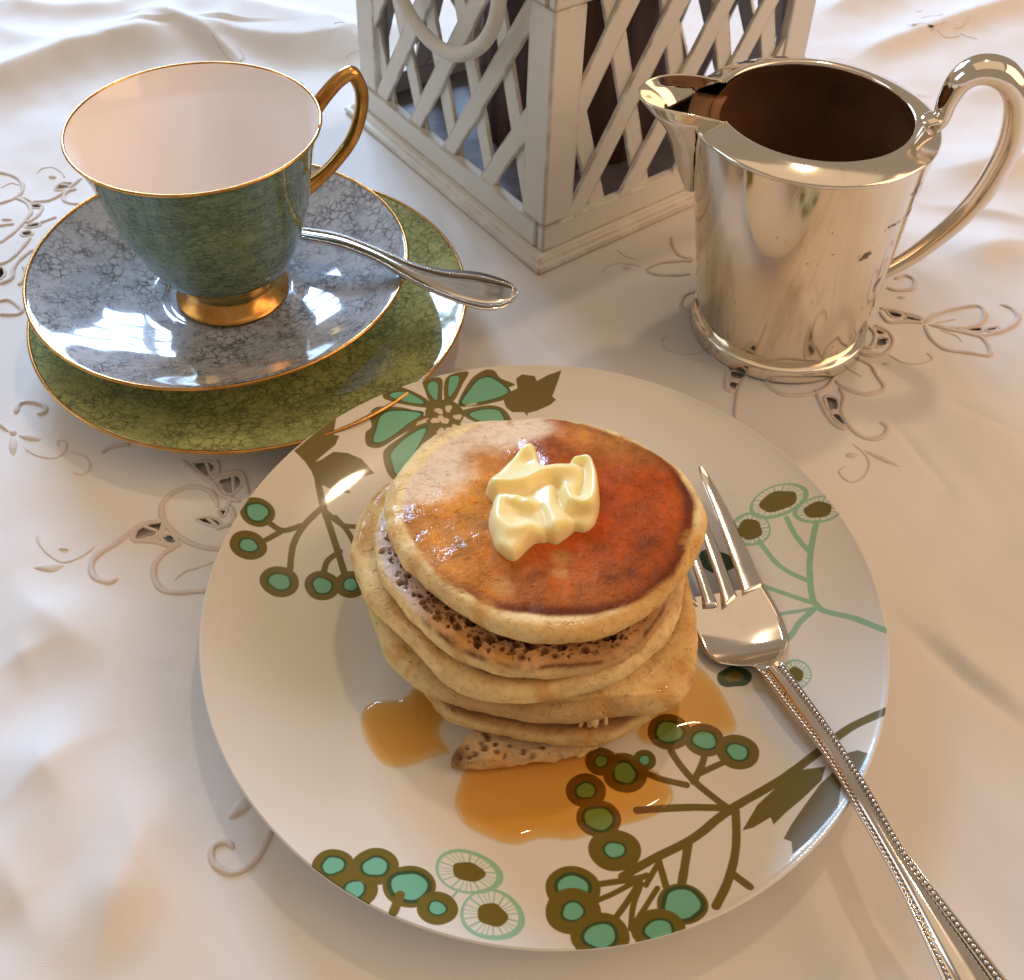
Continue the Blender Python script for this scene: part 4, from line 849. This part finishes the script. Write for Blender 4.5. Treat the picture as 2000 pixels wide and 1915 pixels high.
face_poly = catmull(atA([(395, 560), (425, 640), (490, 745), (590, 850), (740, 935), (900, 978), (1050, 992), (1200, 983), (1350, 948), (1480, 888), (1580, 800), (1622, 690), (1640, 600), (1640, 480), (1580, 380), (1470, 280), (1300, 215), (1100, 160), (950, 150), (760, 160), (600, 240), (500, 330), (420, 440)]), 6, True)
pale_poly = catmull(atA([(300, 560), (395, 560), (430, 520), (560, 465), (650, 400), (690, 340), (720, 290), (850, 270), (960, 240), (1020, 215), (1010, 150), (850, 130), (500, 200), (300, 430)]), 5, True)
def colA(tc, gl, x, y, c, R, ang, part, tv, es, edge, bn):
    fd = sdf(x, y, face_poly); pd = sdf(x, y, pale_poly); nz = fbm(x*90, y*90, 11, 4); nz2 = fbm(x*260, y*260, 14, 3); nz3 = fbm(x*35, y*35, 19, 3)
    m = smooth(-.0006, .0012, fd+.0012*nz)*(part < 2)*np.where(part == 1, 1-smooth(.30, .45, es), 1)
    p0 = atA([(560, 640), (1400, 560), (1050, 880), (1300, 260)])
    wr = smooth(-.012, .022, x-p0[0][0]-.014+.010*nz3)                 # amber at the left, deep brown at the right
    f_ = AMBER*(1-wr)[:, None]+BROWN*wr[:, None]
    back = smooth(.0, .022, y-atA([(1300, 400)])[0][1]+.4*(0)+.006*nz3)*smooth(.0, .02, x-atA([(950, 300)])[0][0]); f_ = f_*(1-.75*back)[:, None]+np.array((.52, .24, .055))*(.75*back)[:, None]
    fr = smooth(.028, .0, segdist(x, y, atA([(1000, 900), (1150, 900)]))); f_ = f_*(1-.45*fr)[:, None]+np.array((.42, .155, .028))*(.45*fr)[:, None]
    f_ = f_*(1+.55*nz+.35*nz2)[:, None]
    for q, rad in (((820, 855), .0032), ((840, 880), .0030), ((1085, 730), .0032), ((1075, 800), .0026)):
        w = np.exp(-(np.hypot(x-atA([q])[0][0], y-atA([q])[0][1])/rad)**4)*.75; f_ = f_*(1-w)[:, None]+np.array((.54, .27, .075))*w[:, None]
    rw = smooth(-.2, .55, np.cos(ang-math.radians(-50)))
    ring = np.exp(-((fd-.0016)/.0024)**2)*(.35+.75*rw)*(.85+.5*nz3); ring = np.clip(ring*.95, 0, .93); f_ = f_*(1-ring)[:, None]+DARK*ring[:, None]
    sd_ = (part == 1)*smooth(-.015, .03, x-SX[0])*smooth(.01, -.02, y-SX[1])*(.55+.5*nz3); sd_ = np.clip(sd_*1.5, 0, .9); tc = tc*(1-sd_)[:, None]+np.array((.66, .37, .11))*sd_[:, None]
    pm = smooth(-.0055, .0055, pd+.0065*nz+.002*nz2); f_ = f_*(1-pm)[:, None]+PALE*(pm*(1+.10*nz))[:, None]
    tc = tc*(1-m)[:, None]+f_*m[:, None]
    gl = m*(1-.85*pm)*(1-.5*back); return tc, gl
pA = r4([(330, 560), (345, 470), (400, 380), (480, 290), (560, 225), (700, 185), (900, 170), (1050, 175), (1200, 200), (1320, 235), (1430, 285), (1550, 365), (1640, 455), (1690, 560), (1698, 640), (1660, 740), (1590, 830), (1520, 920), (1430, 985), (1330, 1040), (1200, 1080), (1050, 1093), (900, 1080), (760, 1030), (640, 965), (520, 870), (420, 780), (355, 680)])
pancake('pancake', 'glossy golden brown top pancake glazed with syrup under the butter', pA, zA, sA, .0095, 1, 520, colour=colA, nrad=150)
# second pancake: toasted, full of open bubbles along its near edge
zB = .0468; sB = -.135
pB = r4([(285, 640), (287, 720), (320, 835), (400, 950), (480, 1035), (580, 1120), (690, 1185), (800, 1225), (930, 1245), (1100, 1240), (1250, 1212), (1360, 1165), (1440, 1105), (1500, 1020), (1545, 930), (1580, 820), (1560, 650), (1480, 460), (1300, 310), (1000, 240), (700, 260), (480, 380), (350, 500)])
PB = Uplane(pB, SX, zB, 0, sB)[:, :2]; pitsB = []
cB = (PB.min(0)+PB.max(0))/2; arB = sorted((math.atan2(p[1]-cB[1], p[0]-cB[0]), math.hypot(*(p-cB))) for p in PB); aB = np.array(arB)
for k in range(430):
    a = math.radians(random.uniform(-178, -18)); Rr = np.interp(a, aB[:, 0], aB[:, 1]); r_ = Rr-.0038-abs(random.gauss(0, .0050))
    pitsB.append((cB[0]+r_*math.cos(a), cB[1]+r_*math.sin(a), min(.0016, .00055*math.exp(random.gauss(0, .5))), random.uniform(.0003, .0011)))
for px_ in ((620, 1010), (640, 1040), (700, 1020), (720, 1085), (780, 1090), (830, 1070), (890, 1110), (950, 1115), (1020, 1105), (1080, 1120), (1180, 1135), (1270, 1080), (1300, 1075), (400, 850), (325, 715), (1010, 1140), (870, 1080), (930, 1090)):
    q = Uplane(r4([px_]), SX, zB+.0035, 0, sB)[0]; pitsB.append((q[0], q[1], random.uniform(.0013, .0021), random.uniform(.0012, .0020)))
def colB(tc, gl, x, y, c, R, ang, part, tv, es, edge, bn):
    nz = fbm(x*140, y*140, 31, 4); face = np.where(part == 0, 1., np.where(part == 1, 1-smooth(.12, .26, es), 0))
    fc = np.array((.58, .33, .15))*(1+.55*nz)[:, None]; left = smooth(-.030, -.040, x-SX[0]); fc = fc*(1-left)[:, None]+np.array((.74, .62, .56))*left[:, None]
    tc = tc*(1-face)[:, None]+fc*face[:, None]
    side = (part == 1)*smooth(.2, .35, es)*smooth(-.02, .03, x-SX[0]+.4*nz*.02); tc = tc*(1-.75*side)[:, None]+np.array((.44, .215, .075))*(.75*side)[:, None]
    ring = np.where(part == 1, np.exp(-((es-.24)/.09)**2), 0)*np.clip(.75+.9*fbm(ang*14, es*2, 33, 4), 0, 1)*(1-left); tc = tc*(1-ring)[:, None]+np.array((.17, .055, .016))*ring[:, None]
    return tc, .35*face*smooth(.45, .7, .5+nz)+.12*(part == 1)
pancake('pancake', 'toasted second pancake with open bubbles showing under the glossy top one', pB, zB, sB, .0078, 2, 900, pits=pitsB, colour=colB, nrad=130)
def colC(tc, gl, x, y, c, R, ang, part, tv, es, edge, bn):
    nz = fbm(x*70, y*70, 41, 4); face = np.where(part == 0, 1., np.where(part == 1, 1-smooth(.04, .25, es), 0)); w = np.clip(.35+1.1*nz, 0, 1)*face
    tc = tc*(1-.8*w)[:, None]+np.array((.55, .29, .085))*(.8*w)[:, None]
    g = smooth(.1, .5, nz+.25)*smooth(.15, -.02, x-SX[0]-.02); return tc, .55*g*(part < 2)
pC = r4([(187, 700), (190, 760), (213, 830), (240, 905), (275, 955), (345, 1020), (430, 1100), (500, 1190), (580, 1262), (680, 1315), (790, 1343), (920, 1347), (1060, 1340), (1170, 1312), (1290, 1270), (1420, 1200), (1520, 1100), (1590, 960), (1600, 760), (1540, 560), (1350, 380), (1000, 300), (650, 320), (400, 410), (260, 520)])
pancake('pancake', 'pale cream pancake bulging out at the left below the bubbled one', pC, .0375, -.11, .0100, 3, 300, colour=colC)
def colD(tc, gl, x, y, c, R, ang, part, tv, es, edge, bn):
    nz = fbm(x*60, y*60, 51, 4); right = smooth(.022, .042, x-SX[0]); face = np.where(part == 0, 1., np.where(part == 1, 1-smooth(.2, .5, es), 0))
    fc = np.array((.74, .50, .20)); tc = tc*(1-.7*face*right)[:, None]+fc*(.7*face*right*(1+.4*nz))[:, None]
    left = smooth(-.02, -.045, x-SX[0]); tc = tc*(1-.6*left)[:, None]+np.array((.70, .66, .36))*(.6*left)[:, None]
    w = np.clip(nz*1.6, 0, .8)*face*right; tc = tc*(1-w)[:, None]+np.array((.42, .17, .05))*w[:, None]
    mid_shade = (1-right)*(1-left)*(part > 0); tc = tc*(1-.75*mid_shade)[:, None]+np.array((.50, .31, .14))*(.75*mid_shade)[:, None]  # browner middle paints in the shade at the front of the stack
    return tc, .25*right+.3*left
pD = r4([(258, 934), (270, 1000), (295, 1075), (330, 1155), (385, 1222), (480, 1300), (600, 1345), (740, 1385), (900, 1420), (1050, 1432), (1180, 1425), (1300, 1408), (1420, 1398), (1510, 1385), (1590, 1350), (1640, 1270), (1662, 1130), (1650, 980), (1600, 800), (1480, 620), (1250, 500), (950, 460), (650, 500), (420, 620), (300, 780)])
panD = pancake('pancake', 'wide buttery yellow pancake sticking out at the right of the stack', pD, .0275, -.07, .0098, 4, 300, colour=colD)
dL = []
for (x0, x1, y1, w_) in ((1180, 1165, 1452, .0009), (1205, 1208, 1448, .0012), (1240, 1232, 1456, .0011), (1268, 1278, 1430, .0009), (1225, 1222, 1420, .0022)):
    q0 = Uplane(r4([(x0, 1375)]), SX, .0275, 0, -.07)[0]; q1 = Uplane(r4([(x1, y1)]), SX, .0275, 0, -.07)[0]; tq = np.linspace(0, 1, 9)[:, None]
    pp = q0*(1-tq)+np.array([q1[0], q0[1]-.0030, q0[2]-.0062*(y1-1375)/75])*tq; pp[:, 1] -= .0016*np.sin(tq[:, 0]*3.1)
    dL.append(tube_vf(pp, w_*.7*np.array([.5, .8, 1, .95, .9, .9, 1, .9, .35]), 8, up=(0, -1, .3)))
dripm = new_mat('pale_batter', (.70, .50, .26), .5); B(dripm).inputs['Subsurface Weight'].default_value = .3; B(dripm).inputs['Subsurface Scale'].default_value = .0015
mesh_obj('batter_drip', *merge(dL), dripm, panD)['kind'] = 'stuff'
pF = r4([(440, 1180), (470, 1260), (520, 1345), (600, 1425), (720, 1472), (900, 1512), (1080, 1540), (1200, 1538), (1310, 1510), (1410, 1455), (1500, 1395), (1560, 1300), (1590, 1150), (1560, 980), (1420, 800), (1150, 690), (850, 700), (600, 820), (480, 990)])
def colF(tc, gl, x, y, c, R, ang, part, tv, es, edge, bn):
    nz = fbm(x*80, y*80, 61, 4); face = np.where(part == 0, 1., np.where(part == 1, 1-smooth(.1, .3, es), 0))*.8; tc = tc*(1-face)[:, None]+np.array((.36, .17, .06))*(face*(1+.4*nz))[:, None]
    tc = tc*.85; k_ = np.clip(.35+1.1*nz, 0, .8)*(part == 1); return tc*(1-k_)[:, None]+np.array((.52, .32, .13))*k_[:, None], .25*(part == 1)+0*nz  # sides darkened and browned to paint in shade low in the stack
pancake('pancake', 'thin tan pancake near the bottom with a dark gap above its edge', pF, .0182, -.03, .0075, 5, 300, colour=colF)
pG = r4([(588, 1588), (620, 1625), (640, 1632), (750, 1632), (900, 1615), (1050, 1600), (1230, 1552), (1330, 1505), (1430, 1440), (1500, 1340), (1520, 1180), (1430, 1000), (1200, 880), (900, 900), (720, 1020), (650, 1180), (670, 1330), (735, 1440), (740, 1472), (700, 1512), (640, 1545)])
pitsG = []
for px_ in ((760, 1500), (740, 1540), (755, 1560), (715, 1585), (800, 1545), (805, 1575), (680, 1560), (860, 1550), (920, 1570), (1000, 1560), (650, 1600), (690, 1600), (840, 1590), (960, 1585), (770, 1520)):
    q = Uplane(r4([px_]), SX, .0125, 0, 0)[0]; pitsG.append((q[0], q[1], random.uniform(.0007, .0015), random.uniform(.0006, .0014)))
def colG(tc, gl, x, y, c, R, ang, part, tv, es, edge, bn):
    nz = fbm(x*120, y*120, 71, 4); face = np.where(part == 0, 1., np.where(part == 1, 1-smooth(.3, .6, es), 0)); tc = tc*(1-.8*face)[:, None]+np.array((.64, .46, .28))*(.8*face*(1+.5*nz))[:, None]
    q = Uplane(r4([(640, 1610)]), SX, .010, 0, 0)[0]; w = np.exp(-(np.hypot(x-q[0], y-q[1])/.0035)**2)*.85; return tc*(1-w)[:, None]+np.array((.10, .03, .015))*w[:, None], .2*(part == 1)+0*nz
pancake('pancake', 'bottom pancake with a ragged bubbly tip poking out over the syrup', pG, .0104, -.0, .0062, 6, 420, pits=pitsG, colour=colG, rough=1.6)
# ------------------------------------------------------------------ butter
def atb(px): return Uplane(rB(px), SX, zA+.0085, 0, sA)[:, :2]
S1 = catmull(atb([(300, 740), (320, 650), (430, 560), (560, 420), (700, 270), (840, 222), (910, 260), (950, 345), (1000, 480), (1150, 468), (1275, 462), (1300, 410), (1420, 395), (1540, 402), (1620, 500), (1668, 700), (1668, 950), (1620, 1050), (1500, 1075), (1260, 1040), (1190, 920), (1160, 760), (1100, 700), (960, 740), (830, 820), (700, 830), (520, 830), (380, 840)]), 4, True)
S2 = catmull(atb([(430, 800), (700, 760), (1000, 690), (1160, 720), (1200, 930), (1370, 1150), (1300, 1235), (1140, 1320), (1040, 1292), (1020, 1320), (920, 1320), (820, 1390), (680, 1535), (620, 1550), (520, 1515), (400, 1405), (335, 1200), (330, 1050), (380, 860)]), 4, True)
S3 = catmull(atb([(490, 865), (580, 850), (740, 880), (905, 945), (915, 1030), (800, 1040), (600, 990), (500, 950)]), 4, True)
S4 = catmull(atb([(1240, 1000), (1450, 1050), (1665, 930), (1650, 1060), (1600, 1150), (1500, 1205), (1400, 1195), (1300, 1140)]), 4, True)
allp = np.vstack([S1, S2, S3, S4]); b0 = allp.min(0)-.002; b1 = allp.max(0)+.002; g = .00022
bx, by = np.meshgrid(np.arange(b0[0], b1[0], g), np.arange(b0[1], b1[1], g))
def lump(P, hfun, rnd):
    d = sdf(bx, by, P)+.00025*fbm(bx*500, by*500, 81, 2); h = hfun(); e = np.clip(d/rnd, 0, 1); prof_ = np.sqrt(np.clip(1-(1-e)**2, 0, 1)); return np.where(d > 0, h*prof_, -.004)
def along(A, B_): a, b = atb([A])[0], atb([B_])[0]; d = b-a; L_ = np.hypot(*d); return ((bx-a[0])*d[0]+(by-a[1])*d[1])/L_**2
crest = atb([(330, 740), (560, 760), (780, 720), (980, 620), (1150, 590), (1290, 600)])
def h1():
    dc = segdist(bx, by, crest); h = .0078+.0030*np.exp(-(dc/.0024)**2)
    spk = atb([(800, 300)])[0]; dsp = np.hypot(bx-spk[0], by-spk[1]); hollow = atb([(780, 450)])[0]; h = h-.0028*np.exp(-(np.hypot(bx-hollow[0], by-hollow[1])/.0034)**2)+.0012*np.exp(-(dsp/.003)**2)
    curl = atb([(1330, 420), (1500, 420), (1590, 560), (1610, 760), (1580, 930), (1450, 1020), (1300, 960), (1230, 840)]); h = h+.0034*np.exp(-(segdist(bx, by, catmull(curl, 5))/.0020)**2)
    gr = atb([(1340, 470), (1460, 510), (1485, 640), (1450, 780), (1400, 860)]); h = h-.0036*np.exp(-(segdist(bx, by, catmull(gr, 5))/.0009)**2)
    return h+.00012*np.sin(along((600, 760), (1150, 600))*34)*np.exp(-(dc/.003)**2)
def h2():
    low = atb([(700, 1080), (900, 1180), (960, 1300)]); h = .0062-.0012*np.exp(-(segdist(bx, by, low)/.0016)**2)
    r_ = atb([(430, 900), (430, 1150), (600, 1280), (800, 1250)]); h = h+.0026*np.exp(-(segdist(bx, by, r_)/.0026)**2)
    r_ = atb([(1080, 800), (1060, 1000), (1150, 1180)]); h = h+.0018*np.exp(-(segdist(bx, by, r_)/.003)**2)
    gr = atb([(950, 1000), (1010, 1130), (1030, 1290)]); return h-.0016*np.exp(-(segdist(bx, by, gr)/.0007)**2)
hb = np.maximum.reduce([lump(S1, h1, .0026), lump(S2, h2, .0030), lump(S3, lambda: .0088+.0004*np.sin(along((490, 865), (915, 1000))*20), .0014), lump(S4, lambda: .0050+0*bx, .003)])
ker = np.array([.25, .5, .25]); 
for _ in range(20):
    hb2 = hb.copy(); hb2[1:-1] = .25*hb[:-2]+.5*hb[1:-1]+.25*hb[2:]; hb = hb2.copy(); hb[:, 1:-1] = .25*hb2[:, :-2]+.5*hb2[:, 1:-1]+.25*hb2[:, 2:]
base = zA+.0042+sA*(by-SX[1]); nyb, nxb = bx.shape
vm = hb > -.0018; ids = -np.ones(bx.shape, int); 
V = np.c_[bx.ravel(), by.ravel(), (base+np.maximum(hb*.80, -.0018)).ravel()]
idx = np.arange(nxb*nyb).reshape(nyb, nxb); q = np.stack([idx[:-1, :-1], idx[:-1, 1:], idx[1:, 1:], idx[1:, :-1]], -1); kp = vm[:-1, :-1] | vm[1:, 1:] | vm[:-1, 1:] | vm[1:, :-1]
q = q[kp]; used = np.unique(q); rem = -np.ones(nxb*nyb, int); rem[used] = np.arange(len(used))
bo = mesh_obj('butter', V[used], rem[q], butterm); tag(bo, 'curl of soft yellow butter melting on the top pancake', 'butter')
# ------------------------------------------------------------------ syrup
def puddle(px, label, depth=.0017):
    P = catmull(onplate(px)[:, :2], 8, True); c = (P.min(0)+P.max(0))/2; a = np.arctan2(*(P-c).T[::-1]); r = np.hypot(*(P-c).T); o = np.argsort(a); NT = 200
    th = np.linspace(-np.pi, np.pi, NT, endpoint=False); R = np.interp(th, np.r_[a[o]-2*np.pi, a[o], a[o]+2*np.pi], np.r_[r[o]]*1 if False else np.r_[r[o], r[o], r[o]])
    ker = np.hanning(9); ker /= ker.sum(); R = np.convolve(np.r_[R, R, R], ker, 'same')[NT:2*NT]; Pb = np.c_[c[0]+R*np.cos(th), c[1]+R*np.sin(th)]
    V = []; ts = np.r_[np.linspace(0, .6, 8, endpoint=False), np.linspace(.6, 1, 22)]
    for t_ in ts:
        x = c[0]+R*t_*np.cos(th); y = c[1]+R*t_*np.sin(th); d = segdist(x, y, Pb, True) if t_ < 1 else np.zeros(NT)
        e = np.clip(d/.0042, 0, 1); V.append(np.c_[x, y, zplate(x, y)+.00012+depth*np.sqrt(np.clip(1-(1-e)**2, 0, 1))*(1+.06*fbm(x*90, y*90, 91, 2))])
    for t_ in ts[::-1][1:]: x = c[0]+R*t_*np.cos(th); y = c[1]+R*t_*np.sin(th); V.append(np.c_[x, y, zplate(x, y)+.0001])
    n = len(V); V = np.vstack(V); F = [(k*NT+i, k*NT+(i+1) % NT, (k+1)*NT+(i+1) % NT, (k+1)*NT+i) for k in range(n-1) for i in range(NT)]
    o = mesh_obj('syrup_puddle', V, F, syr); fix_normals(o); tag(o, label, 'syrup', 'syrup pools on the dinner plate'); return o
puddle(r4([(228, 1430), (240, 1385), (280, 1352), (345, 1345), (410, 1338), (460, 1290), (520, 1300), (570, 1350), (588, 1410), (560, 1470), (580, 1530), (612, 1572), (560, 1582), (500, 1602), (430, 1627), (350, 1630), (290, 1585), (245, 1510)]), 'small rounded amber syrup pool at the left foot of the pancake stack')
puddle(r6([(1200, 440), (1165, 520), (1143, 590), (1155, 650), (1200, 712), (1290, 757), (1370, 788), (1440, 790), (1490, 768), (1560, 764), (1660, 770), (1750, 745), (1860, 712), (1980, 680), (2080, 630), (2110, 560), (2050, 480), (1960, 430), (1850, 380), (1700, 360), (1450, 370), (1300, 390)]), 'largest amber syrup pool in front of the pancake stack, spreading over printed berries', .0019)
puddle(r4([(1420, 1440), (1480, 1340), (1560, 1250), (1650, 1200), (1735, 1275), (1795, 1370), (1828, 1465), (1790, 1492), (1700, 1490), (1610, 1500), (1540, 1530), (1460, 1540), (1400, 1500)]), 'amber syrup pool at the right of the pancake stack near the fork', .0015)
